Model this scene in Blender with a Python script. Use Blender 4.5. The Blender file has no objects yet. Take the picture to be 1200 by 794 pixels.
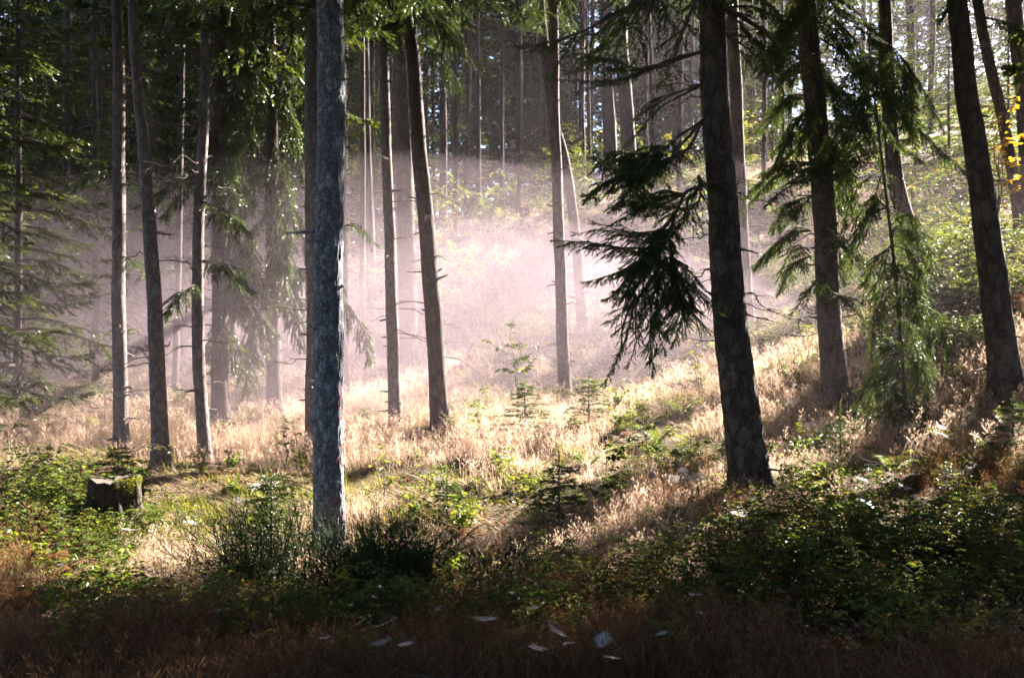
import bpy, math, random
import numpy as np
from mathutils import Vector, Matrix

SEED = 7
rng = np.random.default_rng(SEED)
random.seed(SEED)
R = math.radians
sc = bpy.context.scene
col = sc.collection
CAMZ, F = 1.65, 35.0 / 36.0 * 1200.0
SUN_AZ, SUN_EL = R(41), R(29)
SUN = np.array([math.sin(SUN_AZ) * math.cos(SUN_EL), math.cos(SUN_AZ) * math.cos(SUN_EL), math.sin(SUN_EL)])
UP = np.array([0, 0, 1.0])


def at(px, py, d):
    """photo pixel -> place at distance d"""
    return np.array([(px - 600) / F * d, d, CAMZ - (py - 397) / F * d])


def to_px(p):
    return 600 + p[0] / p[1] * F, 397 - (p[2] - CAMZ) / p[1] * F


# ------------------------------------------------------------------ ground shape
CP = []
for px, py, d in [(386, 668, 10.5), (882, 566, 11), (980, 466, 15.5), (1182, 461, 13.5), (517, 502, 17), (464, 503, 18),
                  (663, 476, 20), (190, 548, 14), (141, 526, 15.5), (240, 541, 15), (257, 503, 20), (479, 424, 26),
                  (1088, 336, 19), (365, 538, 16), (620, 268, 34), (1090, 214, 32), (60, 486, 21), (100, 405, 36),
                  (760, 330, 30), (880, 340, 27), (330, 400, 30), (760, 440, 22), (132, 620, 11), (1060, 530, 13.5), (1010, 668, 8.4), (800, 660, 8.8), (1190, 600, 9.6), (620, 690, 8.6)]:
    CP.append(at(px, py, d))
for p in [(0, 0, 0), (-4, 0, -.1), (4, 0, .15), (-4, 5, -.25), (0, 5, -.1), (4, 5, -.08), (-12, 5, -.5), (12, 5, .7),
          (-8, 11, -.4), (0, -25, 1), (-30, -20, 0), (30, -20, 4), (-40, 10, -.5), (40, 10, 9), (-45, 40, 3.2), (45, 40, 15),
          (-60, 80, 5), (-25, 60, 4.5), (0, 55, 9), (0, 85, 13), (25, 60, 14.5), (35, 90, 23), (70, 90, 30), (-30, 115, 7), (10, 125, 18), (60, 130, 30),
          (-90, 120, 6), (100, 40, 30), (-90, 20, 0), (100, -30, 18), (-90, -30, 0), (100, 130, 36), (-15, 30, 1.2)]:
    CP.append(np.array(p, float))
CP = np.array(CP)


def _U(r2):
    return np.where(r2 > 1e-9, r2 * np.log(np.maximum(r2, 1e-9)), 0.0)


def _tps():
    n = len(CP)
    X = CP[:, :2] / 20
    K = _U(((X[:, None] - X[None]) ** 2).sum(-1)) + np.eye(n) * 0.004
    Pm = np.hstack([np.ones((n, 1)), X])
    A = np.zeros((n + 3, n + 3))
    A[:n, :n] = K; A[:n, n:] = Pm; A[n:, :n] = Pm.T
    b = np.zeros(n + 3); b[:n] = CP[:, 2]
    return X, np.linalg.solve(A, b)


TX, TW = _tps()


def ground(x, y):
    x = np.atleast_1d(np.asarray(x, float)); y = np.atleast_1d(np.asarray(y, float))
    q = np.stack([x, y], 1) / 20
    out = np.empty(len(q))
    for i in range(0, len(q), 20000):
        s = q[i:i + 20000]
        out[i:i + 20000] = _U(((s[:, None] - TX[None]) ** 2).sum(-1)) @ TW[:len(TX)] + TW[len(TX)] + s @ TW[len(TX) + 1:]
    n = .05 * np.sin(x * 1.7 + .6 * y) * np.sin(y * 1.9 - .4 * x) + .035 * np.sin(3.9 * x + 1.3) * np.sin(3.3 * y + .5 * x) + .02 * np.sin(7 * x + 3 * y) * np.sin(6.1 * y)
    return out + n


def gz(x, y):
    return float(ground(x, y)[0])


_NG = np.random.default_rng(3).random((64, 64))


def vnoise(x, y, s):
    """value noise 0..1 with cell size s"""
    x = np.asarray(x) / s + 100; y = np.asarray(y) / s + 100
    xi = np.floor(x).astype(int); yi = np.floor(y).astype(int)
    fx = x - xi; fy = y - yi
    fx = fx * fx * (3 - 2 * fx); fy = fy * fy * (3 - 2 * fy)
    g = lambda a, b: _NG[a % 64, b % 64]
    return (g(xi, yi) * (1 - fx) + g(xi + 1, yi) * fx) * (1 - fy) + (g(xi, yi + 1) * (1 - fx) + g(xi + 1, yi + 1) * fx) * fy


# ------------------------------------------------------------------ mesh helpers
class Geo:
    def __init__(s):
        s.V, s.T, s.M, s.n = [], [], [], 0

    def add(s, V, T, m=0):
        if len(V) == 0:
            return
        s.V.append(np.asarray(V, float)); s.T.append(np.asarray(T, int) + s.n); s.M.append(np.full(len(T), m)); s.n += len(V)

    def mesh(s, name, mats, smooth=True):
        V = np.concatenate(s.V); T = np.concatenate(s.T); M = np.concatenate(s.M)
        me = bpy.data.meshes.new(name)
        me.vertices.add(len(V)); me.vertices.foreach_set('co', V.astype(np.float32).ravel())
        me.loops.add(len(T) * 3); me.loops.foreach_set('vertex_index', T.astype(np.int32).ravel())
        me.polygons.add(len(T)); me.polygons.foreach_set('loop_start', np.arange(0, len(T) * 3, 3, dtype=np.int32))
        me.polygons.foreach_set('material_index', M.astype(np.int32))
        me.polygons.foreach_set('use_smooth', np.full(len(T), smooth))
        for m in mats:
            me.materials.append(m)
        me.update(); me.validate()
        return me


def obj(name, me, parent=None, loc=None):
    o = bpy.data.objects.new(name, me); col.objects.link(o)
    if parent is not None:
        o.parent = parent
    if loc is not None:
        o.location = loc
    return o


def tag(o, label=None, cat=None, group=None, kind=None):
    for k, v in (('label', label), ('category', cat), ('group', group), ('kind', kind)):
        if v:
            o[k] = v
    return o


def empty(name, loc, rz=0.0, scale=1.0):
    o = bpy.data.objects.new(name, None); col.objects.link(o)
    o.location = loc; o.rotation_euler = (0, 0, rz); o.scale = (scale,) * 3; o.empty_display_size = .1
    return o


def copy_tree(o, parent=None):
    c = o.copy(); col.objects.link(c); c.parent = parent
    for k in ('label',):
        if k in c:
            del c[k]
    for ch in list(o.children):
        copy_tree(ch, c)
    return c


def nrm(v):
    v = np.asarray(v, float)
    return v / np.maximum(np.linalg.norm(v, axis=-1, keepdims=True), 1e-9)


def tube(P, r, seg=6, cap=True):
    P = np.asarray(P, float); r = np.broadcast_to(np.asarray(r, float), (len(P),))
    T = nrm(np.gradient(P, axis=0))
    ref = np.where(np.abs(T[:, 2:3]) > .9, np.array([[1.0, 0, 0]]), np.array([[0, 0, 1.0]]))
    if abs(T[:, 2]).min() < .9 < abs(T[:, 2]).max():
        ref = np.tile(np.array([[.577, .21, .79]]), (len(P), 1)) if abs(T @ np.array([.577, .21, .79])).max() < .97 else np.tile(np.array([[.1, .99, .1]]), (len(P), 1))
    X = nrm(np.cross(T, ref)); Y = np.cross(T, X)
    a = np.arange(seg) / seg * 2 * np.pi
    V = P[:, None] + r[:, None, None] * (np.cos(a)[None, :, None] * X[:, None] + np.sin(a)[None, :, None] * Y[:, None])
    V = V.reshape(-1, 3)
    i = np.arange(len(P) - 1)[:, None] * seg; j = np.arange(seg)[None]; k = (j + 1) % seg
    A = (i + j).ravel(); B = (i + k).ravel(); C = (i + seg + k).ravel(); D = (i + seg + j).ravel()
    Tr = np.concatenate([np.stack([A, B, C], 1), np.stack([A, C, D], 1)])
    if cap:
        V = np.vstack([V, P[-1]]); e = len(V) - 1; b = (len(P) - 1) * seg
        Tr = np.vstack([Tr, np.stack([b + np.arange(seg), b + (np.arange(seg) + 1) % seg, np.full(seg, e)], 1)])
    return V, Tr


def basis(d, up):
    """columns x,y,z with y = d"""
    d = nrm(d); x = nrm(np.cross(d, up)); z = np.cross(x, d)
    return np.stack([x, d, z], -1)


def instance(tmpl, pos, dirs, ups, scale):
    tv, tt = tmpl
    B = basis(dirs, ups)
    scale = np.asarray(scale, float)
    if scale.ndim == 1:
        scale = np.repeat(scale[:, None], 3, 1)
    V = np.einsum('kij,kvj->kvi', B, tv[None] * scale[:, None, :]) + np.asarray(pos)[:, None]
    k, n = len(pos), len(tv)
    T = tt[None] + (np.arange(k) * n)[:, None, None]
    return V.reshape(-1, 3), T.reshape(-1, 3)


def resample(P, n):
    P = np.asarray(P, float)
    # Catmull-Rom through the points, then even steps
    Q = np.vstack([2 * P[0] - P[1], P, 2 * P[-1] - P[-2]])
    out = []
    for i in range(1, len(Q) - 2):
        t = np.linspace(0, 1, 14, endpoint=False)[:, None]
        p0, p1, p2, p3 = Q[i - 1:i + 3]
        out.append(.5 * (2 * p1 + (p2 - p0) * t + (2 * p0 - 5 * p1 + 4 * p2 - p3) * t ** 2 + (-p0 + 3 * p1 - 3 * p2 + p3) * t ** 3))
    out = np.vstack(out + [P[-1:]])
    s = np.concatenate([[0], np.cumsum(np.linalg.norm(np.diff(out, axis=0), axis=1))])
    u = np.linspace(0, s[-1], n)
    return np.stack([np.interp(u, s, out[:, k]) for k in range(3)], 1), s[-1]


# ------------------------------------------------------------------ templates
def make_twig(n, ln, w, seed, flat=.55):
    r = np.random.default_rng(seed)
    V, T = [], []
    for i in range(n):
        t = (i + r.random() * .6) / n
        a = r.uniform(0, 2 * np.pi)
        side = np.array([math.cos(a), 0, math.sin(a) * flat + .12])
        d = nrm(side + np.array([0, .75 + .8 * t, 0]))
        base = np.array([0, t, 0]); L = ln * r.uniform(.75, 1.15)
        wv = nrm(np.cross(d, r.normal(size=3))) * w * .5
        b = len(V)
        V += [base - wv, base + wv, base + d * L + 0 * wv]
        T.append([b, b + 1, b + 2])
    # axis sliver
    b = len(V); V += [[-.012, 0, 0], [.012, 0, 0], [0, 1.0, 0]]; T.append([b, b + 1, b + 2])
    return np.array(V, float), np.array(T, int)


TW0 = [make_twig(54, .25, .055, s) for s in (1, 2)]
TW1 = [make_twig(20, .32, .10, s) for s in (3, 4)]
TW2 = [make_twig(13, .42, .17, s, .7) for s in (5, 6)]


def make_leaf(w=.3, fold=.12, curl=.12):
    V = np.array([[0, 0, 0], [-w * .8, .28, fold], [w * .8, .28, fold], [0, .4, 0], [-w * .75, .62, fold * .8 - curl * .4], [w * .75, .62, fold * .8 - curl * .4], [0, 1, -curl]])
    T = np.array([[0, 3, 1], [0, 2, 3], [1, 3, 4], [3, 2, 5], [3, 6, 4], [3, 5, 6]])
    return V, T


LEAF = make_leaf()
LEAFN = make_leaf(.2, .06, .2)


def make_blade(bend=.35):
    t = np.array([0, .35, .7, 1.0])
    y = t; z = bend * t ** 2
    w = np.array([1, .8, .45])
    V = []
    for k in range(3):
        V += [[-.5 * w[k], y[k], z[k]], [.5 * w[k], y[k], z[k]]]
    V.append([0, y[3], z[3]])
    T = [[0, 1, 3], [0, 3, 2], [2, 3, 5], [2, 5, 4], [4, 5, 6]]
    return np.array(V), np.array(T)


BLADE = make_blade()


def make_panicle(n, seed):
    """feathery seed head: a stalk with many hair-thin spikelets"""
    r = np.random.default_rng(seed)
    V = [[-.004, 0, 0], [.004, 0, 0], [0, 1, .12]]; T = [[0, 1, 2]]
    for i in range(n):
        t = r.uniform(.55, 1); a = r.uniform(0, 6.28)
        b = np.array([0, t, .12 * t * t]); d = nrm([math.cos(a), 1.1, math.sin(a)]); L = .28 * (1.15 - t) + .06
        wv = nrm(np.cross(d, r.normal(size=3))) * .006
        k = len(V); V += [list(b - wv * .5), list(b + d * L * .7 + wv), list(b + d * L - wv)]; T.append([k, k + 1, k + 2])
    return np.array(V, float), np.array(T, int)


PAN = [make_panicle(12, s) for s in range(3)]


# ------------------------------------------------------------------ materials
def mat(name):
    m = bpy.data.materials.new(name); m.use_nodes = True
    nt = m.node_tree; nt.nodes.clear()
    return m, nt, nt.nodes.new('ShaderNodeOutputMaterial')


def ramp(nt, fac, stops):
    n = nt.nodes.new('ShaderNodeValToRGB'); e = n.color_ramp.elements
    while len(e) < len(stops):
        e.new(.5)
    for k, (p, c) in enumerate(stops):
        e[k].position = p; e[k].color = (*c, 1)
    nt.links.new(fac, n.inputs[0])
    return n.outputs[0]


def leafy(name, stops, trans=.5, gloss=.12, rough=.45, tint=(1.25, 1.15, .5)):
    """two-sided thin leaf: diffuse + translucent + a soft sheen; colour varies leaf by leaf"""
    m, nt, out = mat(name); N, L = nt.nodes, nt.links
    g = N.new('ShaderNodeNewGeometry')
    oi = N.new('ShaderNodeObjectInfo')
    mx = N.new('ShaderNodeMath'); mx.operation = 'MULTIPLY_ADD'; mx.inputs[1].default_value = .16; L.new(oi.outputs['Random'], mx.inputs[0])
    ad = N.new('ShaderNodeMath'); ad.operation = 'MULTIPLY'; ad.inputs[1].default_value = .84; L.new(g.outputs['Random Per Island'], ad.inputs[0]); L.new(ad.outputs[0], mx.inputs[2])
    c = ramp(nt, mx.outputs[0], stops)
    df = N.new('ShaderNodeBsdfDiffuse'); L.new(c, df.inputs[0])
    tr = N.new('ShaderNodeBsdfTranslucent')
    tm = N.new('ShaderNodeMix'); tm.data_type = 'RGBA'; tm.blend_type = 'MULTIPLY'; tm.inputs[0].default_value = 1
    L.new(c, tm.inputs[6]); tm.inputs[7].default_value = (*tint, 1); L.new(tm.outputs[2], tr.inputs[0])
    ms = N.new('ShaderNodeMixShader'); ms.inputs[0].default_value = trans; L.new(df.outputs[0], ms.inputs[1]); L.new(tr.outputs[0], ms.inputs[2])
    gl = N.new('ShaderNodeBsdfGlossy'); gl.inputs['Roughness'].default_value = rough; gl.inputs[0].default_value = (.9, .9, .9, 1)
    fr = N.new('ShaderNodeLayerWeight'); fr.inputs[0].default_value = .25
    fm = N.new('ShaderNodeMath'); fm.operation = 'MULTIPLY'; fm.inputs[1].default_value = gloss * 2; L.new(fr.outputs['Fresnel'], fm.inputs[0])
    m2 = N.new('ShaderNodeMixShader'); L.new(fm.outputs[0], m2.inputs[0]); L.new(ms.outputs[0], m2.inputs[1]); L.new(gl.outputs[0], m2.inputs[2])
    L.new(m2.outputs[0], out.inputs[0])
    return m


def bark(name, c0, c1, c2, scale=1.0, bump=.8, spots=None, cell=.22, dark=.5, cw=.14, bigs=9, st=(.15, .5, .85)):
    m, nt, out = mat(name); N, L = nt.nodes, nt.links
    tc = N.new('ShaderNodeTexCoord'); mp = N.new('ShaderNodeMapping'); mp.inputs['Scale'].default_value = (30 * scale, 30 * scale, 17 * scale)
    L.new(tc.outputs['Object'], mp.inputs[0])
    nz = N.new('ShaderNodeTexNoise'); nz.inputs['Scale'].default_value = 1.2; nz.inputs['Detail'].default_value = 6; L.new(mp.outputs[0], nz.inputs[0])
    mv = N.new('ShaderNodeMix'); mv.data_type = 'RGBA'; mv.inputs[0].default_value = .8; L.new(mp.outputs[0], mv.inputs[6]); L.new(nz.outputs['Color'], mv.inputs[7])
    vo = N.new('ShaderNodeTexVoronoi'); vo.feature = 'DISTANCE_TO_EDGE'; vo.inputs['Scale'].default_value = 1.5; vo.inputs['Randomness'].default_value = 1; L.new(mv.outputs[2], vo.inputs[0])
    vc = N.new('ShaderNodeTexVoronoi'); vc.inputs['Scale'].default_value = 1.5; L.new(mv.outputs[2], vc.inputs[0])
    big = N.new('ShaderNodeTexNoise'); big.inputs['Scale'].default_value = bigs; big.inputs['Detail'].default_value = 8; big.inputs['Roughness'].default_value = .7; L.new(tc.outputs['Object'], big.inputs[0])
    sep = N.new('ShaderNodeSeparateColor'); L.new(vc.outputs['Color'], sep.inputs[0])
    a = N.new('ShaderNodeMath'); a.operation = 'MULTIPLY_ADD'; a.inputs[1].default_value = cell; L.new(sep.outputs[0], a.inputs[0])
    b = N.new('ShaderNodeMath'); b.operation = 'MULTIPLY'; b.inputs[1].default_value = .75; L.new(big.outputs[0], b.inputs[0]); L.new(b.outputs[0], a.inputs[2])
    c = ramp(nt, a.outputs[0], [(st[0], c0), (st[1], c1), (st[2], c2)])
    crack = N.new('ShaderNodeMapRange'); crack.inputs[1].default_value = 0; crack.inputs[2].default_value = cw; crack.inputs[3].default_value = dark; L.new(vo.outputs[0], crack.inputs[0])
    mm = N.new('ShaderNodeMix'); mm.data_type = 'RGBA'; mm.blend_type = 'MULTIPLY'; mm.inputs[0].default_value = 1; L.new(c, mm.inputs[6]); L.new(crack.outputs[0], mm.inputs[7])
    csrc = mm.outputs[2]
    if spots:
        # resin-stained patches at given heights on one side
        zc = N.new('ShaderNodeTexNoise'); zc.inputs['Scale'].default_value = 9; zc.inputs['Detail'].default_value = 2; L.new(tc.outputs['Object'], zc.inputs[0])
        sx = N.new('ShaderNodeSeparateXYZ'); L.new(tc.outputs['Object'], sx.inputs[0])
        prod = None
        for ax, lo, hi in spots:
            mr = N.new('ShaderNodeMapRange'); mr.inputs[1].default_value = lo; mr.inputs[2].default_value = hi; L.new(sx.outputs[ax], mr.inputs[0])
            if prod is None:
                prod = mr.outputs[0]
            else:
                pm = N.new('ShaderNodeMath'); pm.operation = 'MULTIPLY'; L.new(prod, pm.inputs[0]); L.new(mr.outputs[0], pm.inputs[1]); prod = pm.outputs[0]
        th = N.new('ShaderNodeMapRange'); th.inputs[1].default_value = .55; th.inputs[2].default_value = .62; L.new(zc.outputs[0], th.inputs[0])
        pm = N.new('ShaderNodeMath'); pm.operation = 'MULTIPLY'; L.new(prod, pm.inputs[0]); L.new(th.outputs[0], pm.inputs[1])
        m3 = N.new('ShaderNodeMix'); m3.data_type = 'RGBA'; L.new(pm.outputs[0], m3.inputs[0]); L.new(csrc, m3.inputs[6]); m3.inputs[7].default_value = (.28, .07, .07, 1)
        csrc = m3.outputs[2]
    ht = N.new('ShaderNodeMath'); ht.operation = 'MULTIPLY_ADD'; ht.inputs[1].default_value = .5; L.new(nz.outputs[0], ht.inputs[0]); L.new(crack.outputs[0], ht.inputs[2])
    bp = N.new('ShaderNodeBump'); bp.inputs['Strength'].default_value = bump; bp.inputs['Distance'].default_value = .03; L.new(ht.outputs[0], bp.inputs['Height'])
    ps = N.new('ShaderNodeBsdfPrincipled'); ps.inputs['Roughness'].default_value = .85; ps.inputs['Specular IOR Level'].default_value = .25
    L.new(csrc, ps.inputs['Base Color']); L.new(bp.outputs[0], ps.inputs['Normal']); L.new(ps.outputs[0], out.inputs[0])
    return m


M_GREY = bark('grey_lichen_bark', (.10, .105, .125), (.22, .235, .28), (.42, .45, .52), 1.5, 1.0, cell=.12, dark=.5, cw=.3, bigs=34, st=(.33, .44, .56), spots=[(0, .03, .12), (2, .55, .75), (2, 2.1, 1.9)])
M_PALE = bark('pale_spruce_bark', (.075, .058, .055), (.15, .122, .122), (.25, .215, .215), 1.2, .7)
M_DARK = bark('dark_spruce_bark', (.035, .025, .019), (.075, .055, .042), (.13, .10, .08), .8, 1.0)
M_STUMP = bark('stump_bark', (.02, .014, .01), (.045, .032, .022), (.08, .06, .04), .9, 1.0)
M_LIMB = bark('branch_bark', (.05, .04, .03), (.10, .08, .065), (.16, .13, .11), 2.0, .4)
M_NEED = leafy('spruce_needles', [(0, (.028, .052, .016)), (.6, (.05, .085, .022)), (1, (.085, .115, .03))], .45, .06, .4)
M_NEEDB = leafy('far_needles', [(0, (.028, .044, .013)), (.6, (.045, .066, .018)), (1, (.085, .10, .026))], .45, .03, .45)
M_BRAM = leafy('bramble_leaves', [(0, (.03, .06, .014)), (.55, (.06, .10, .02)), (.8, (.12, .13, .025)), (.93, (.20, .15, .03)), (1, (.22, .06, .02))], .5, .05, .4)
M_GREEN = leafy('green_leaves', [(0, (.06, .11, .02)), (.6, (.10, .15, .025)), (1, (.19, .19, .03))], .55, .14, .35)
M_AUT = leafy('yellowing_leaves', [(0, (.08, .12, .02)), (.6, (.15, .18, .028)), (1, (.32, .26, .04))], .6, .1, .4)
M_YEL = leafy('maple_leaves', [(0, (.42, .27, .02)), (1, (.62, .42, .03))], .6, .08, .4, (1.2, 1.05, .6))
M_FERN = leafy('fern_fronds', [(0, (.07, .13, .02)), (.6, (.13, .19, .03)), (1, (.26, .22, .04))], .55, .1, .4)
M_RUST = leafy('dead_bracken', [(0, (.10, .055, .03)), (.6, (.17, .095, .05)), (1, (.25, .15, .085))], .45, .06, .5, (1.2, .95, .7))
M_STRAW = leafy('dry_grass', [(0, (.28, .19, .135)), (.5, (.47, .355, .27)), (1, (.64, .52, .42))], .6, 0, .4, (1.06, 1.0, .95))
M_BROWN = leafy('brown_grass', [(0, (.08, .04, .02)), (.5, (.17, .092, .05)), (1, (.32, .205, .125))], .4, 0, .4, (1.1, 1.0, .85))  # dead-grass brown; the colour also carries some of the foreground shade
M_GRASS = leafy('green_grass', [(0, (.07, .10, .02)), (.6, (.15, .17, .035)), (1, (.30, .25, .07))], .5, 0, .4)
M_BROOM = leafy('broom_stems', [(0, (.025, .05, .018)), (1, (.05, .085, .03))], .25, .1, .4)
M_DEAD = leafy('dead_stalks', [(0, (.05, .03, .02)), (1, (.10, .065, .04))], .15, .05, .6)
M_LITTER = leafy('leaf_litter', [(0, (.08, .04, .02)), (.6, (.17, .09, .045)), (1, (.27, .17, .09))], .3, .06, .5)
M_WEB = leafy('web_silk', [(0, (.78, .76, .78)), (1, (.86, .85, .87))], .5, .3, .25, (1, 1, 1))


def ground_mat():
    m, nt, out = mat('forest_floor'); N, L = nt.nodes, nt.links
    tc = N.new('ShaderNodeTexCoord')
    n1 = N.new('ShaderNodeTexNoise'); n1.inputs['Scale'].default_value = .8; n1.inputs['Detail'].default_value = 8; L.new(tc.outputs['Object'], n1.inputs[0])
    n2 = N.new('ShaderNodeTexNoise'); n2.inputs['Scale'].default_value = 22; n2.inputs['Detail'].default_value = 6; L.new(tc.outputs['Object'], n2.inputs[0])
    a = N.new('ShaderNodeMath'); a.operation = 'MULTIPLY_ADD'; a.inputs[1].default_value = .5; L.new(n2.outputs[0], a.inputs[0])
    b = N.new('ShaderNodeMath'); b.operation = 'MULTIPLY'; b.inputs[1].default_value = .5; L.new(n1.outputs[0], b.inputs[0]); L.new(b.outputs[0], a.inputs[2])
    c = ramp(nt, a.outputs[0], [(.3, (.035, .022, .014)), (.48, (.075, .05, .028)), (.58, (.07, .065, .022)), (.7, (.15, .10, .055))])
    bp = N.new('ShaderNodeBump'); bp.inputs['Strength'].default_value = 1; bp.inputs['Distance'].default_value = .05; L.new(n2.outputs[0], bp.inputs['Height'])
    ps = N.new('ShaderNodeBsdfPrincipled'); ps.inputs['Roughness'].default_value = .95; ps.inputs['Specular IOR Level'].default_value = .1
    L.new(c, ps.inputs['Base Color']); L.new(bp.outputs[0], ps.inputs['Normal']); L.new(ps.outputs[0], out.inputs[0])
    return m


def stump_mat():
    m, nt, out = mat('stump_wood'); N, L = nt.nodes, nt.links
    tc = N.new('ShaderNodeTexCoord'); w = N.new('ShaderNodeTexWave'); w.wave_type = 'RINGS'; w.rings_direction = 'Z'; w.inputs['Scale'].default_value = 9; w.inputs['Distortion'].default_value = 2.5; w.inputs['Detail'].default_value = 3
    L.new(tc.outputs['Object'], w.inputs[0])
    c = ramp(nt, w.outputs[0], [(0, (.025, .016, .01)), (1, (.06, .04, .025))])
    ps = N.new('ShaderNodeBsdfPrincipled'); ps.inputs['Roughness'].default_value = .9; L.new(c, ps.inputs['Base Color']); L.new(ps.outputs[0], out.inputs[0])
    return m


# ------------------------------------------------------------------ ground sheet
def build_ground():
    xs = np.unique(np.concatenate([np.linspace(-110, 110, 111), np.linspace(-14, 14, 141)]))
    ys = np.unique(np.concatenate([np.linspace(-40, 140, 91), np.linspace(2, 36, 171)]))
    X, Y = np.meshgrid(xs, ys)
    Z = ground(X.ravel(), Y.ravel())
    V = np.stack([X.ravel(), Y.ravel(), Z], 1)
    nx = len(xs)
    i = (np.arange(len(ys) - 1)[:, None] * nx + np.arange(nx - 1)[None]).ravel()
    T = np.concatenate([np.stack([i, i + 1, i + nx + 1], 1), np.stack([i, i + nx + 1, i + nx], 1)])
    g = Geo(); g.add(V, T)
    o = obj('ground', g.mesh('ground', [ground_mat()])); o['kind'] = 'structure'
    return Z.min(), Z.max()


GMIN, GMAX = build_ground()


# ------------------------------------------------------------------ boughs
def bough_twigs(P, W, r, step=.05, tw=.1, hang=.5, bare=.12, sub=True, prof=.6):
    """side shoots along the limb, needled twigs along each shoot -> arrays pos, dir, up, scale"""
    n = max(6, int(np.linalg.norm(np.diff(P, axis=0), axis=1).sum() / step))
    Q, L = resample(P, n)
    T = nrm(np.gradient(Q, axis=0))
    pos, dr, up, scl = [], [], [], []
    down = np.array([0, 0, -1.0])
    for i in range(n):
        t = i / (n - 1)
        if t < bare:
            continue
        u = (t - bare) / (1 - bare)
        ln = W * (min(1, .35 + 2.2 * u) * (1 - u) ** prof + .16) * r.uniform(.3, 1.25)
        S = nrm(np.cross(T[i], UP) + r.normal(size=3) * .15)
        side = 1 if i % 2 else -1
        d0 = nrm(T[i] * r.uniform(.45, .9) + side * S * r.uniform(.5, 1) + down * hang * r.uniform(.1, .9))
        m = max(1, int(ln / (tw * .8)))
        p = Q[i].copy()
        for k in range(m):
            d = nrm(d0 + down * hang * .9 * (k / m) + r.normal(size=3) * .08)
            pos.append(p.copy()); dr.append(d); up.append(nrm(UP + r.normal(size=3) * .35)); scl.append(tw * r.uniform(.85, 1.25))
            if sub and k < m - 1:
                for s2 in (-1, 1):
                    if r.random() < .8:
                        d2 = nrm(d * .75 + s2 * np.cross(d, UP) * .7 + down * hang * r.uniform(0, .6) + r.normal(size=3) * .1)
                        pos.append(p + d * tw * .3); dr.append(d2); up.append(nrm(UP + r.normal(size=3) * .35)); scl.append(tw * r.uniform(.6, 1.1) * (1 - .4 * k / m))
                        if k < m * .6 and sub == 2:
                            d3 = nrm(d2 + d * .4 + down * hang * .5 + r.normal(size=3) * .12)
                            pos.append(pos[-1] + d2 * tw * .7); dr.append(d3); up.append(nrm(UP + r.normal(size=3) * .35)); scl.append(tw * r.uniform(.7, 1.1))
            p = p + d * tw * .8
    for k in range(3):
        pos.append(Q[-1]); dr.append(nrm(T[-1] + r.normal(size=3) * .2)); up.append(UP + r.normal(size=3) * .2); scl.append(tw * 1.1)
    return np.array(pos), np.array(dr), np.array(up), np.array(scl)


def add_twigs(g, tw, tmpls, m):
    pos, dr, up, scl = tw
    k = np.arange(len(pos)) % len(tmpls)
    for j, t in enumerate(tmpls):
        s = k == j
        if s.any():
            g.add(*instance(t, pos[s], dr[s], up[s], scl[s]), m)


def bough_geo(P, W, r, lod=0, r0=.018, **kw):
    limb = Geo(); nd = Geo()
    Q, L = resample(P, max(6, int(len(P) * 5)))
    limb.add(*tube(Q, np.linspace(r0, .003, len(Q)), 5))
    tm = (TW0, TW1, TW2)[lod]
    add_twigs(nd, bough_twigs(P, W, r, **kw), tm, 0)
    return limb, nd


def crown_geo(r, H, Rmax, lod=2, droop=.5, whorl=.55, per=5, tw=.30, step=.15, shape=.9, thin=0.0, lowthin=0.0, fine=0.0):
    """whorled spruce crown from z=0 up to H: limbs + needles"""
    g = Geo()
    z = 0.0
    while z < H - .4:
        t = z / H
        Lb = Rmax * ((1 - t) ** shape) * (min(1, .55 + t * 3)) + .25
        nb = per if r.random() > .2 else per - 1
        a0 = r.uniform(0, 6.28)
        for k in range(nb):
            if r.random() < thin + lowthin * (1 - t):
                continue
            a = a0 + k * 6.283 / nb + r.normal() * .25
            L = Lb * r.uniform(.65, 1.15)
            d = np.array([math.cos(a), math.sin(a), 0])
            zz = z + r.uniform(-.15, .15)
            s = np.linspace(0, 1, 5)[:, None]
            P = d * L * s + UP * (zz + L * (.15 * s - droop * s ** 1.8 + .22 * s ** 5))
            Q, _ = resample(P, 8)
            g.add(*tube(Q, np.linspace(.012 + .01 * Lb, .004, 8), 3), 0)
            if z < fine:
                add_twigs(g, bough_twigs(P, .30 * L + .12, r, step=.075, tw=.12, hang=.5, bare=.12, sub=2, prof=.5), TW0 if z < 1.5 else TW1, 1)
                continue
            add_twigs(g, bough_twigs(P, .28 * L + .12, r, step=step, tw=tw, hang=.6, bare=.12, sub=True, prof=.5), TW2 if lod == 2 else TW1, 1)
        z += whorl * r.uniform(.8, 1.2) * (1 - .35 * t)
    return g


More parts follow.
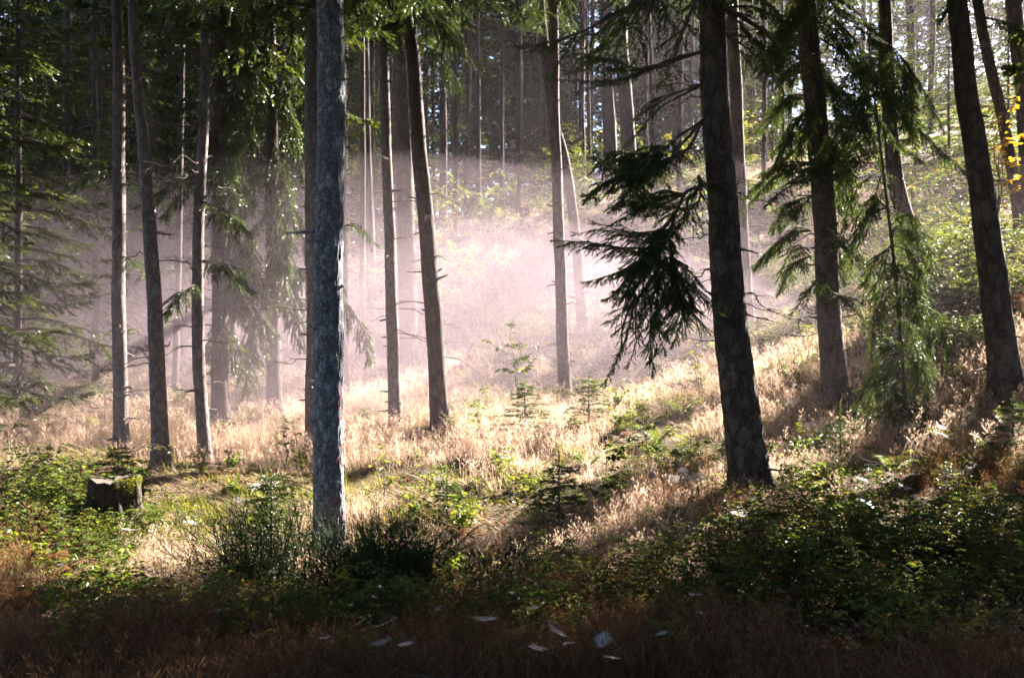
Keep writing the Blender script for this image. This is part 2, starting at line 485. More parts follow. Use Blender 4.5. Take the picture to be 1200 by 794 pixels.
pr = np.random.default_rng(21)
CROWNS = [crown_geo(pr, 14, 2.9).mesh('spruce_crown', [M_LIMB, M_NEEDB], False),
          crown_geo(pr, 12, 2.4, droop=.65, thin=.15).mesh('spruce_crown', [M_LIMB, M_NEEDB], False),
          crown_geo(pr, 15, 2.6, droop=.35, thin=.25, lowthin=.2).mesh('spruce_crown', [M_LIMB, M_NEEDB], False)]
CROWNS += [crown_geo(pr, 14, 2.9, droop=.5, fine=3.2).mesh('spruce_crown', [M_LIMB, M_NEED], False), crown_geo(pr, 13, 2.5, droop=.65, thin=.1, fine=3.2).mesh('spruce_crown', [M_LIMB, M_NEED], False)]
CROWN_H = [14, 12, 15, 14, 13]
YOUNG = [crown_geo(pr, 8, 2.1, droop=.35, tw=.2, step=.11, lod=1, whorl=.42).mesh('young_crown', [M_LIMB, M_NEEDB], False),
         crown_geo(pr, 11, 2.6, droop=.5, tw=.22, step=.12, lod=1, whorl=.5, lowthin=.15).mesh('young_crown', [M_LIMB, M_NEEDB], False)]
YOUNG_H = [8, 11]


# ------------------------------------------------------------------ trunks
def trunk_geo(P, rad, seg=24, n=60, lump=.05, flare=.35, fine=0.0, seed=0, knots=0):
    """tapered trunk with root flare and an uneven surface; P relative to base"""
    Q, L = resample(P, n)
    s = np.linspace(0, 1, n)
    rw = np.random.default_rng(seed + 5); hz = Q[:, 2] - Q[0, 2]
    for f, am in ((.5, .016), (1.3, .007), (3.1, .003)):
        for ax in (0, 1):
            Q[:, ax] += am * min(1, rad[0] * 6) * (np.sin(hz * f * 2 + rw.uniform(0, 6.28)) - 0) * np.clip(hz / 2, 0, 1)
    r = np.interp(s, np.linspace(0, 1, len(rad)), rad)
    hgt = Q[:, 2] - Q[0, 2]
    r = r * (1 + flare * np.exp(-np.maximum(hgt, 0) / .22))
    V, T = tube(Q, r, seg)
    rr = np.random.default_rng(seed)
    a = np.tile(np.arange(seg) / seg * 2 * np.pi, n); z = np.repeat(hgt, seg)
    ph = rr.uniform(0, 6.28, 8)
    d = lump * (np.sin(2 * a + .8 * z + ph[0]) * .35 + np.sin(3 * a - 1.7 * z + ph[1]) * .25 + np.sin(5 * a + 3.1 * z + ph[2]) * .2)
    d += flare * .8 * np.exp(-np.maximum(z, 0) / .28) * (np.sin(4 * a + ph[3]) + .5 * np.sin(7 * a + ph[6]))
    if fine:
        d += fine * (vnoise(a * 9 + ph[4], z * 14, 1.0) - .5) * 2 + fine * .6 * (vnoise(a * 20 + ph[5], z * 34, 1.0) - .5) * 2
    c = np.repeat(Q, seg, 0)
    V[:-1] = c + (V[:-1] - c) * (1 + d)[:, None]
    g = Geo(); g.add(V, T)
    for k in range(knots):
        i = int(rr.integers(2, max(4, int(n * .45)))); aa = rr.uniform(0, 6.28); dd = np.array([math.cos(aa), math.sin(aa), rr.uniform(-.25, .35)])
        ln = rr.choice([.02, .04, .08, .16, .25]) * rr.uniform(.7, 1.3); c0 = Q[i] + dd * r[i] * .8
        st = np.linspace(0, 1, 5)[:, None]; PP = c0 + dd * (r[i] * .2 + ln) * st + rr.normal(size=(5, 3)) * .012 * st; q0 = .009 + .012 * rr.random()
        g.add(*tube(PP, np.array([q0 * 1.9, q0 * 1.2, q0, q0 * .8, q0 * .5]), 5))
    return g


def branch_curve(p0, ang, L, r, droop=.25, wob=.1):
    d = np.array([math.cos(ang), math.sin(ang), 0])
    s = np.linspace(0, 1, 7)
    P = p0 + d * (L * s)[:, None] + UP * (L * (.12 * s - droop * s ** 1.6))[:, None]
    P[1:] += r.normal(size=(6, 3)) * wob * L * .25
    return P


def dead_branch(p0, ang, L, r, droop=.25, r0=.012):
    g = Geo()
    P = branch_curve(p0, ang, L, r, droop)
    Q, _ = resample(P, 16)
    g.add(*tube(Q, np.linspace(r0, .003, 16), 5))
    for k in range(int(2 + L * 4)):
        i = r.integers(4, 15); l2 = L * r.uniform(.12, .35)
        a2 = ang + r.choice([-1, 1]) * r.uniform(.4, 1)
        P2, _ = resample(branch_curve(Q[i], a2, l2, r, r.uniform(-.1, .5)), 6)
        g.add(*tube(P2, np.linspace(.005, .0018, 6), 3))
    return g


TREES = {}


def spruce(key, label, pts, d, w0, w1, H, crown_base, crown=None, cscale=1.0, barkm=M_PALE, seg=28, n=140, fine=.022, nbr=6, brz=(1.0, 6.0), brl=(.3, 1.1), ang=None, name='spruce_tree', lump=.07, group=None, flare=.5):
    r = np.random.default_rng(sum(map(ord, key)))
    P = np.array([at(px, py, d) for px, py in pts])
    x0, y0 = P[0, 0], P[0, 1]
    P[0, 2] = gz(x0, y0) - .12
    top = P[-1]; dirv = nrm(P[-1] - P[-2]); dirv = nrm(dirv * np.array([.6, .6, 1]))
    zt = P[0, 2] + H
    rest = max(zt - top[2], 1)
    P = np.vstack([P, top + dirv * rest * .5, top + dirv * rest])
    base = P[0].copy()
    L = np.concatenate([[0], np.cumsum(np.linalg.norm(np.diff(P, axis=0), axis=1))]); L /= L[-1]
    q = L[-3]
    s = np.linspace(0, 1, 24)
    r0 = w0 / F * d / 2; r1 = w1 / F * d / 2
    rad = np.where(s <= q, r0 + (r1 - r0) * s / q, r1 + (.012 - r1) * ((s - q) / (1 - q)))
    e = empty(name, base); tag(e, label, 'tree', group or 'spruces standing in and around the sunny clearing')
    g = trunk_geo(P - base, rad, seg, n, lump, flare, fine, sum(map(ord, key)), 34)
    obj('trunk', g.mesh('trunk', [barkm]), e)
    Q, _ = resample(P, 80)
    axis = lambda z: np.array([np.interp(z, Q[:, 2], Q[:, k]) for k in range(3)])
    if crown is not None:
        c = obj('crown', CROWNS[crown], e)
        pz = base[2] + crown_base
        c.location = axis(pz) - base
        c.rotation_euler = (0, 0, r.uniform(0, 6.28))
        hz = (H - crown_base + .6) / CROWN_H[crown]
        c.scale = (cscale, cscale, hz)
    for k in range(nbr):
        z = base[2] + r.uniform(*brz)
        p = axis(z)
        a = r.uniform(0, 6.28) if ang is None else r.uniform(*ang)
        gb = dead_branch(p - base, a, r.uniform(*brl), r, r.uniform(0, .5), .006 + .008 * r.random())
        obj('branch', gb.mesh('branch', [M_LIMB]), e)
    TREES[key] = (e, base, axis)
    return e


# main trees, nearest first ------------------------------------------------------
spruce('A', 'thick spruce with blue-grey flaky bark rising behind the dark broom bush', [(386, 662), (386, 480), (386, 240), (386, 0)], 10.5, 37, 30, 25, 6.6, 3, 1.25, M_GREY, 110, 560, .045, 4, (5.0, 6.4), (.5, 1.0), lump=.04, flare=.25)
spruce('A2', 'slim pale spruce half hidden behind the thick blue-grey trunk', [(369, 536), (368, 300), (368, 0)], 16, 22, 19, 24, 7.5, 1, 1.1, M_PALE, nbr=3)
spruce('B', 'straight pale spruce growing from the straw grass behind the mossy stump', [(142, 530), (140, 350), (139, 150), (137, 0)], 15.5, 18, 12, 23, 8.2, 4, 1.2, M_PALE, nbr=7)
spruce('C', 'pale speckled spruce leaning gently towards the straight trunk behind the stump', [(190, 548), (183, 420), (171, 200), (156, 0)], 14, 20, 11, 23, 8.0, 3, 1.2, M_PALE, nbr=5, fine=.03)
spruce('D', 'slim slightly bowed spruce beside the leaning pale trunk', [(241, 541), (233, 400), (233, 250), (240, 100), (241, 0)], 15, 15, 11, 22, 7.6, 4, 1.1, M_PALE, nbr=14, brl=(.5, 1.6))
spruce('D2', 'hazy dark spruce trunk right behind the slim bowed spruce', [(258, 502), (257, 250), (258, 0)], 20, 20, 16, 25, 7.6, 0, 1.1, M_DARK, nbr=10, brl=(.5, 1.6))
spruce('E', 'slender spruce with bare twigs sticking out beside the dark curved trunk', [(464, 503), (459, 380), (455, 220), (448, 0)], 18, 15, 11, 23, 8.2, 3, 1.4, M_PALE, nbr=16, brz=(1.2, 7), brl=(.4, 1.3))
spruce('F', 'broad trunk paled by the mist between the slender and the dark curved trunk', [(479, 424), (476, 250), (468, 0)], 26, 21, 19, 25, 12, 0, 1.0, M_DARK, nbr=5)
spruce('G', 'dark curved spruce with a bright rim standing at the edge of the mist', [(517, 500), (508, 380), (497, 240), (484, 60), (481, 0)], 17, 22, 15, 24, 7.6, 3, 1.55, M_DARK, nbr=6)
spruce('H', 'lone thin spruce in the middle of the bright mist', [(663, 476), (656, 320), (652, 180), (648, 0)], 20, 15, 11, 24, 8.8, 4, 1.5, M_PALE, nbr=9)
spruce('H2', 'dark thin tree tilting across the top of the lone thin spruce', [(684, 300), (668, 220), (646, 120), (633, 0)], 27, 13, 10, 22, 12, 2, .7, M_DARK, nbr=2)
spruce('I1', 'dark thick trunk on the left of a touching pair on the misty slope', [(716, 285), (714, 150), (708, 0)], 40, 17, 14, 27, 17, 2, 0.5, M_DARK, nbr=4)
spruce('I2', 'dark thick trunk on the right of a touching pair on the misty slope', [(741, 285), (735, 150), (726, 0)], 39, 18, 15, 27, 17, 1, 0.5, M_DARK, nbr=4)
spruce('J', 'big dark leaning spruce with its rough base in the sunlit brambles', [(883, 570), (868, 480), (853, 360), (844, 200), (835, 0)], 11, 46, 28, 25, 5.7, 4, 1.3, M_DARK, 72, 300, .05, 20, (1.3, 5.5), (.4, 1.2), flare=.35)
spruce('J2', 'hazy trunk right behind the big dark leaning spruce', [(876, 350), (866, 200), (858, 0)], 23, 17, 14, 24, 10, 1, 1.0, M_DARK, nbr=3)
spruce('K', 'brown spruce with a hanging strip of bark behind the drooping boughs', [(980, 468), (968, 300), (954, 110), (946, 0)], 15.5, 30, 22, 24, 6.8, 3, 1.3, M_DARK, nbr=10, brl=(.4, 1.3), fine=.03)
spruce('L', 'brown trunk leaning away behind the drooping young spruce', [(1088, 337), (1066, 270), (1046, 180), (1036, 0)], 19, 21, 14, 22, 6.6, 4, 1.2, M_DARK, nbr=3)
spruce('M', 'massive black trunk leaning at the edge of the sunny bank', [(1184, 463), (1163, 330), (1146, 180), (1122, 0)], 13.5, 35, 22, 25, 7.4, 3, 1.3, M_DARK, 40, 140, .03, 5, (1.5, 5.5), (.3, .8))
spruce('N', 'thin leaning tree beside the massive black trunk', [(1199, 240), (1178, 150), (1145, 0)], 21, 14, 11, 20, 8, 2, 1.0, M_DARK, nbr=2)
spruce('O', 'dark trunk cut by the picture edge above the bank', [(1212, 235), (1200, 110), (1188, 0)], 22, 22, 18, 24, 7, 1, 1.2, M_DARK, nbr=2)
spruce('S', 'dim spruce hung with long drooping boughs near the thick blue-grey trunk', [(321, 470), (319, 250), (316, 0)], 21, 18, 13, 24, 7.2, 1, 1.1, M_DARK, nbr=6)



# explicit needled boughs, given as pixel polylines at a distance -------------------------------------------------
def boughs(key, lst, lod=0, dup=0, wf=1.5):
    e, base, _ = TREES[key]
    r = np.random.default_rng(91 + sum(map(ord, key)))
    full = []
    for pts, W, kw in lst:
        full.append((np.array([at(*p) for p in pts]), W, kw))
        for q in range(dup):
            P = np.array([at(*p) for p in pts]); m = len(P)
            j = np.cumsum(r.normal(size=(m, 3)) * np.array([.07, .16, .09]), 0); j[0] = 0
            t = np.linspace(0, 1, m)[:, None]
            P = P + j; P = P[0] + (P - P[0]) * r.uniform(.65, .95); P[:, 2] -= (t[:, 0] ** 2) * r.uniform(-.06, .12)
            full.append((P, W * r.uniform(.8, 1.1), kw))
    for P, W, kw in full:
        P = P - base
        kw = dict(kw); L = kw.pop('lod', lod); r0 = kw.pop('r0', .016)
        limb, nd = bough_geo(P, W * wf, r, L, r0, **dict(dict(sub=2), **kw))
        b = obj('bough', limb.mesh('bough', [M_LIMB]), e)
        obj('needles', nd.mesh('needles', [M_NEED], False), b)


D = dict(step=.03, tw=.075, hang=.5)
boughs('J', [
    ([(822, 143, 11), (795, 160, 10.8), (772, 178, 10.6), (735, 195, 10.4), (697, 186, 10.3)], .42, dict(D, bare=.3, r0=.02)),
    ([(772, 178, 10.6), (752, 205, 10.3), (738, 225, 10.1), (715, 244, 10.0)], .32, dict(D, hang=.65)),
    ([(823, 218, 11), (803, 226, 10.8), (793, 248, 10.6), (776, 268, 10.4), (740, 272, 10.2), (700, 262, 10.1)], .36, dict(D, bare=.35, r0=.022)),
    ([(793, 248, 10.6), (775, 285, 10.3), (735, 290, 10.1), (690, 284, 10.0), (655, 282, 10.0)], .30, dict(D, bare=.15)),
    ([(776, 290, 10.4), (760, 320, 10.2), (735, 345, 10.1), (712, 350, 10.0)], .34, dict(D, hang=.65)),
    ([(785, 285, 10.5), (790, 320, 10.3), (800, 350, 10.2), (828, 385, 10.2)], .36, dict(D, hang=.6)),
    ([(775, 320, 10.3), (765, 350, 10.2), (762, 385, 10.1), (765, 435, 10.1)], .26, dict(D, hang=.9)),
    ([(745, 345, 10.1), (738, 380, 10.0), (728, 410, 10.0), (710, 445, 10.0)], .13, dict(D, hang=.7, bare=.4)),
    ([(824, 60, 11), (790, 68, 10.7), (750, 80, 10.5), (700, 66, 10.4), (650, 58, 10.4)], .17, dict(D, bare=.45, hang=.6)),
    ([(775, 75, 10.6), (730, 92, 10.5), (690, 95, 10.4), (640, 92, 10.4)], .13, dict(D, hang=.7)),
    ([(822, 100, 11), (790, 110, 10.8), (760, 128, 10.6), (740, 140, 10.5)], .2, dict(D, bare=.5)),
    ([(850, 40, 11), (880, 45, 11.3), (905, 62, 11.5), (925, 95, 11.6)], .3, dict(D, hang=1.0, bare=.3)),
    ([(846, 10, 11), (880, 8, 10.8), (915, 25, 10.6), (935, 60, 10.5)], .3, dict(D, hang=.6)),
    ([(800, 228, 10.8), (770, 232, 10.5), (745, 246, 10.3), (720, 262, 10.2)], .34, dict(D, bare=.1)),
    ([(790, 262, 10.5), (760, 300, 10.2), (725, 318, 10.0), (690, 330, 9.9)], .34, dict(D, bare=.05)),
    ([(780, 300, 10.5), (770, 335, 10.4), (750, 365, 10.4), (722, 388, 10.3)], .36, dict(D, bare=.05)),
    ([(785, 300, 10.4), (800, 335, 10.2), (800, 370, 10.1), (790, 400, 10.1)], .34, dict(D, bare=.05)),
    ([(765, 185, 10.5), (730, 205, 10.3), (705, 215, 10.2), (688, 232, 10.2)], .32, dict(D, bare=.05)),
    ([(780, 172, 10.6), (750, 180, 10.6), (720, 178, 10.6), (695, 200, 10.6)], .34, dict(D, bare=.05)),
], dup=2, wf=1.15)
E_ = dict(step=.042, tw=.095, hang=.7)
boughs('K', [
    ([(950, 20, 15.5), (985, 40, 15), (1020, 80, 14.6), (1050, 110, 14.4)], .6, dict(E_)),
    ([(952, 40, 15.5), (1000, 70, 15), (1050, 120, 14.5), (1090, 165, 14.2), (1130, 200, 14)], .55, dict(E_, bare=.2)),
    ([(955, 90, 15.5), (990, 120, 15), (1020, 160, 14.6), (1040, 215, 14.5)], .5, dict(E_)),
    ([(955, 120, 15.5), (930, 150, 15), (915, 180, 14.7), (905, 215, 14.5)], .4, dict(E_)),
    ([(960, 190, 15.5), (940, 205, 14.8), (920, 222, 14.4), (900, 240, 14.2)], .4, dict(E_, hang=.5)),
    ([(960, 160, 15.5), (985, 190, 14.8), (1000, 230, 14.4), (1010, 270, 14.3)], .45, dict(E_)),
    ([(948, 0, 15.5), (925, 20, 15), (905, 55, 14.7), (890, 85, 14.5)], .5, dict(E_)),
    ([(962, 260, 15.5), (985, 280, 15), (1010, 300, 14.6), (1030, 330, 14.4)], .4, dict(E_)),
    ([(966, 320, 15.5), (945, 345, 14.6), (930, 365, 14.3)], .25, dict(E_, hang=.6)),
    ([(970, 340, 15.5), (1000, 360, 14.6), (1012, 385, 14.4)], .25, dict(E_, hang=.6)),
    ([(950, 60, 15.5), (970, 100, 16), (985, 150, 16.2), (990, 200, 16.2)], .5, dict(E_)),
    ([(1000, 30, 15), (1050, 60, 14.6), (1085, 110, 14.4), (1105, 150, 14.3)], .5, dict(E_)),
] + [([(950, y, 15.5), (950 + dx * .5, y + 8, 15.9), (950 + dx, y + 40, 16.2)], .5, dict(E_, lod=1)) for y, dx in [(70, -45), (110, -60), (150, -40), (190, -75), (230, -45), (270, -65), (300, -35), (40, -60), (210, 50), (290, 60), (140, 60)]], dup=2, wf=.95)
G_ = dict(step=.07, tw=.15, hang=1.15)
boughs('S', [([(318, y, 21), (318 + dx * .5, y + 25, 20.5), (318 + dx, y + 75, 20), (318 + dx * 1.15, y + 120, 19.8)], .6, dict(G_, lod=1))
             for y, dx in [(-20, -60), (10, 35), (50, -45), (85, 30), (120, -55), (160, 20), (190, -60), (225, 15), (250, -50), (285, 30), (310, -60), (340, -25), (230, 70), (90, -70), (300, 100)]], dup=1)
boughs('D', [([(235, y, 15), (235 + dx * .5, y + 12, 14.7), (235 + dx, y + 35, 14.4)], .35, dict(G_, lod=0, tw=.1, step=.05, hang=.8))
             for y, dx in [(120, -60), (205, -70), (235, 55), (305, 60), (20, 60), (60, -55), (330, -40)]], dup=1)
boughs('B', [([(140, y, 15.5), (140 + dx * .5, y + 5, 15.2), (140 + dx, y + 25, 15)], .3, dict(G_, lod=0, tw=.1, step=.05, hang=.6))
             for y, dx in [(195, -55), (215, 60), (20, -60), (50, 45), (300, 30)]])
boughs('G', [([(488, y, 17), (488 + dx * .5, y + 15, 16.6), (488 + dx, y + 55, 16.4)], .5, dict(G_, lod=0, tw=.12, step=.06))
             for y, dx in [(0, 50), (20, 75), (50, 55), (-30, 60), (0, -30)]] +
       [([(496, 160, 17), (530, 150, 16.8), (560, 125, 16.6)], .15, dict(G_, hang=.6, lod=0, tw=.1)), ([(380, 280, 17), (415, 262, 17), (440, 285, 17)], .3, dict(G_, lod=0, tw=.1))])
boughs('D2', [([(257, y, 20), (257 + dx * .5, y + 12, 19.8), (257 + dx, y + 55, 19.6)], .5, dict(G_, lod=1))
              for y, dx in [(100, 45), (180, 40), (270, 50), (330, 55), (380, 30), (20, 50), (150, -40), (60, 60), (310, 85)]], dup=2)
boughs('M', [([(1150, y, 13.5), (1150 + dx * .5, y + 10, 13.2), (1150 + dx, y + 40, 13)], .35, dict(E_)) for y, dx in [(-40, 60), (-20, -45), (20, 75)]])


# ------------------------------------------------------------------ repeats: labels from landmarks
LAND_TREE = [(142, 'the straight pale trunk'), (241, 'the slim bowed trunk'), (386, 'the thick blue-grey trunk'), (500, 'the dark curved trunk'), (655, 'the lone thin spruce'), (850, 'the big dark leaning spruce'),
             (960, 'the brown spruce'), (1160, 'the massive black trunk')]
ORD = ['nearest', 'second', 'third', 'fourth', 'fifth', 'sixth', 'seventh', 'eighth', 'ninth', 'tenth', 'eleventh', 'twelfth', 'thirteenth', 'fourteenth', 'fifteenth', 'sixteenth']
PEND = []


def later(o, px, base, land=None, py=0):
    PEND.append((o, px, base, land or LAND_TREE, py))


def resolve():
    groups = {}
    for o, px, base, land, py in PEND:
        if isinstance(land[0][0], tuple):
            k = min(range(len(land)), key=lambda i: (land[i][0][0] - px) ** 2 + (2 * (land[i][0][1] - py)) ** 2)
            lx = land[k][0][0]
        else:
            k = min(range(len(land)), key=lambda i: abs(land[i][0] - px)); lx = land[k][0]
        groups.setdefault((base, land[k][1], px >= lx), []).append((abs(px - lx), o))
    for (base, lm, right), L in groups.items():
        L.sort(key=lambda a: a[0])
        side = 'right' if right else 'left'
        for i, (_, o) in enumerate(L):
            o['label'] = f'{base}, just {side} of {lm}' if len(L) == 1 else f'{base}, {ORD[i] if i < len(ORD) else "last"} on the {side} of {lm}'


# ------------------------------------------------------------------ background forest
def tall_proto(crown, H, cb, bm, seed, rad=.16):
    r = np.random.default_rng(seed)
    e = empty('background_spruce', (0, 0, 0))
    P = np.array([[0, 0, -.3], [.05, 0, H * .3], [-.05, .05, H * .6], [0, 0, H]])
    g = trunk_geo(P, [rad, rad * .85, rad * .6, .02], 10, 30, .05, .3, 0, seed)
    for k in range(26):
        z = r.uniform(2, cb + 1); a = r.uniform(0, 6.28)
        q, _ = resample(branch_curve(np.array([0, 0, z]), a, r.uniform(.4, 1.6), r, r.uniform(.1, .5)), 8)
        g.add(*tube(q, np.linspace(.012, .004, 8), 3))
    obj('trunk', g.mesh('trunk', [bm]), e)
    c = obj('crown', CROWNS[crown], e); c.location = (0, 0, cb); c.scale = (1, 1, (H - cb + .5) / CROWN_H[crown])
    return e


def young_proto(k):
    H = YOUNG_H[k]
    e = empty('young_spruce', (0, 0, 0))
    g = trunk_geo(np.array([[0, 0, -.2], [.02, 0, H * .4], [0, 0, H]]), [.08, .06, .01], 8, 16, .05, .2, 0, k)
    obj('trunk', g.mesh('trunk', [M_LIMB]), e)
    c = obj('crown', YOUNG[k], e); c.location = (0, 0, .35)
    return e


PROTO_T = [tall_proto(0, 26, 13, M_DARK, 1), tall_proto(1, 23, 12, M_DARK, 2, .14), tall_proto(2, 27, 13, M_DARK, 3, .18)]
PROTO_TH = [26, 23, 27]
PROTO_Y = [young_proto(0), young_proto(1)]
used = set()


def place(protos, i, x, y, scale=1.0, rz=None, lean=(0, 0)):
    o = protos[i] if (id(protos), i) not in used else copy_tree(protos[i])
    used.add((id(protos), i))
    o.location = (x, y, gz(x, y) - .05)
    o.rotation_euler = (lean[0], lean[1], random.uniform(0, 6.28) if rz is None else rz)
    o.scale = (scale,) * 3
    return o


def shades_glade(x, y, z0, h0, h1, rad=2.2):
    """does this crown throw its shade into the sunny hollow?"""
    hits = 0
    for h in np.linspace(h0, h1, 9):
        dist = (z0 + h - .2) / math.tan(SUN_EL)
        gx = x - math.sin(SUN_AZ) * dist; gy = y - math.cos(SUN_AZ) * dist
        if -8.5 - rad < gx < 9 + rad and 11.5 < gy < 31:
            hits += 1
    return hits


spots = []
for px, d in [(75, 48), (98, 40), (110, 52), (123, 36), (210, 38), (285, 45), (330, 33), (405, 37), (425, 46), (437, 30), (520, 40), (535, 52), (546, 44), (560, 60), (607, 46), (630, 50), (672, 62),
              (690, 55), (757, 48), (768, 60), (790, 44), (808, 56), (896, 40), (915, 55), (1070, 44), (1090, 47), (1010, 60), (1030, 52), (20, 44), (48, 55), (180, 50), (155, 62), (300, 60), (360, 56), (455, 58), (500, 66)]:
    spots.append(((px - 600) / F * d, d))
rs = np.random.default_rng(5)
done = []
tries = 0
while len(spots) < 150 and tries < 9000:
    tries += 1
    y = rs.uniform(42, 112); x = rs.uniform(-.62, .62) * y
    if min((x - a) ** 2 + (y - b) ** 2 for a, b in spots) < 9:
        continue
    spots.append((x, y))
for x, y in spots:
    i = int(rs.integers(0, 3)); s = float(rs.uniform(.8, 1.1))
    z0 = gz(x, y)
    h = shades_glade(x, y, z0, 12 * s, PROTO_TH[i] * s)
    if h >= 1 and len(done) >= 36:
        continue
    done.append(1)
    o = place(PROTO_T, i, x, y, s, None, (rs.normal() * .015, rs.normal() * .02))
    if h >= 1:
        o.children[0 if o.children[0].name.startswith('crown') else 1].scale = (.45, .45, .6)
        c_ = [k for k in o.children if k.name.startswith('crown')][0]; c_.location.z = PROTO_TH[i] - CROWN_H[i] * .6 + .3
    px = 600 + x / y * F
    kind = 'far slim spruce on the slope' if y < 58 else 'very distant spruce up the hill'
    tag(o, None, 'tree', 'spruces of the forest beyond the clearing'); later(o, px, kind)

for px, d in [(72, 25), (97, 27), (112, 23), (205, 24), (216, 29), (284, 26), (333, 27), (404, 24), (424, 28), (436, 33), (534, 36), (562, 38), (608, 36), (588, 40), (692, 44), (770, 34), (795, 38), (895, 33), (918, 37)]:
    x = (px - 600) / F * d; s = float(rs.uniform(.72, .95)); i = int(rs.integers(0, 3))
    o = place(PROTO_T, i, x, d, s, None, (rs.normal() * .015, rs.normal() * .02)); o.scale = (s * .62, s * .62, s)
    c_ = [k for k in o.children if k.name.startswith('crown')][0]
    if x - .869 * d > -40:
        c_.scale = (.6, .6, .5); c_.location.z = PROTO_TH[i] - CROWN_H[i] * .5 + .3
    tag(o, None, 'tree', 'spruces of the forest beyond the clearing'); later(o, px, 'thin bare trunk behind the mist')

# trees just outside the picture whose crowns shade the foreground
def outside(k, x, y, cb):
    z0 = gz(x, y)
    o = place(PROTO_T, k % 3, x, y, 1.0)
    o.name = 'spruce_tree'
    c = [q for q in o.children if q.name.startswith('crown')][0]
    H = PROTO_TH[k % 3]
    c.location.z = cb; c.scale = (1.35, 1.35, (H - cb + .5) / CROWN_H[k % 3])
    tag(o, None, 'tree', 'spruces standing outside the view'); later(o, 600 + x / max(y, 1) * F, 'tall dark spruce outside the view')


ro = np.random.default_rng(8); k = 0
for y in np.arange(1.5, 29, 3.6):
    for x in np.arange(2, 36, 3.6):
        x2 = x + ro.uniform(-.8, .8); y2 = y + ro.uniform(-.8, .8)
        if x2 < .53 * y2 + 3.0 or x2 > .53 * y2 + 17:
            continue
        gap = min(math.hypot(x2 - a, y2 - b) for a, b in ((20.6, 27.1), (16.6, 23.4), (23.6, 26.3))) < 1   # higher crowns here let the sun into the clearing
        outside(k, x2, y2, max((y2 - 10.2) * .734 + (2.7 if gap else 2.0 if y2 > 20 else .9) - gz(x2, y2), 6.5 + ro.uniform(0, 1))); k += 1
for x, y, zb in [(11.2, 16.5, 6.3), (12.6, 19.6, 8.0)]:
    outside(k, x, y, zb - gz(x, y)); k += 1
for y in np.arange(-22, 10, 3.7):
    for x in np.arange(-24, 24, 3.7):
        x2 = x + ro.uniform(-1, 1); y2 = y + ro.uniform(-1, 1)
        if abs(x2) < .53 * y2 + 2.6 or (y2 > 0 and x2 > 0) or x2 * x2 + y2 * y2 < 5:
            continue
        outside(k, x2, y2, 6.8 + ro.uniform(0, 1.5)); k += 1

# young bushy spruces; rightmost ones added to cut mist shafts and shade the bank
for px, d, i, s in [(35, 33, 1, 1.7), (105, 37, 1, 1.8), (165, 31, 1, 1.6), (215, 36, 1, 1.8), (285, 34, 1, 1.7), (340, 38, 1, 1.7), (-20, 29, 1, 1.6), (420, 41, 1, 1.6), (1045, 38, 0, .95), (905, 42, 0, 1.0), (1112, 36, 0, .7), (1182, 33, 0, .65), (10, 23, 0, 1.2), (110, 29, 1, 1.2), (45, 31, 0, 1.3), (-90, 20, 1, 1.1), (165, 35, 1, 1.2), (20, 19, 1, 1.0), (-60, 16, 1, .95), (75, 26, 1, 1.1), (150, 30, 0, 1.2), (-30, 24, 1, 1.2), (260, 33, 1, 1.1), (400, 36, 1, 1.1), (60, 34, 1, 1.3), (200, 40, 1, 1.2),
                    (450, 47, 0, 1.2), (800, 58, 1, 1.0), (860, 62, 1, 1.0), (760, 66, 0, 1.2), (720, 56, 1, 1.0), (640, 58, 0, 1.2), (590, 64, 1, 1.2), (500, 52, 1, 1.2), (420, 60, 1, 1.3), (360, 44, 0, 1.3), (230, 52, 1, 1.3), (40, 48, 0, 1.4), (-20, 60, 1, 1.4), (180, 62, 1, 1.3), (280, 66, 0, 1.4), (90, 64, 1, 1.4), (560, 56, 1, 1.1), (690, 60, 1, 1.1), (320, 48, 1, 1.2), (120, 50, 1, 1.3)]:
    x = (px - 600) / F * d
    o = place(PROTO_Y, i, x, d, s)
    tag(o, None, 'tree', 'bushy young spruces'); later(o, px, 'bushy young spruce')


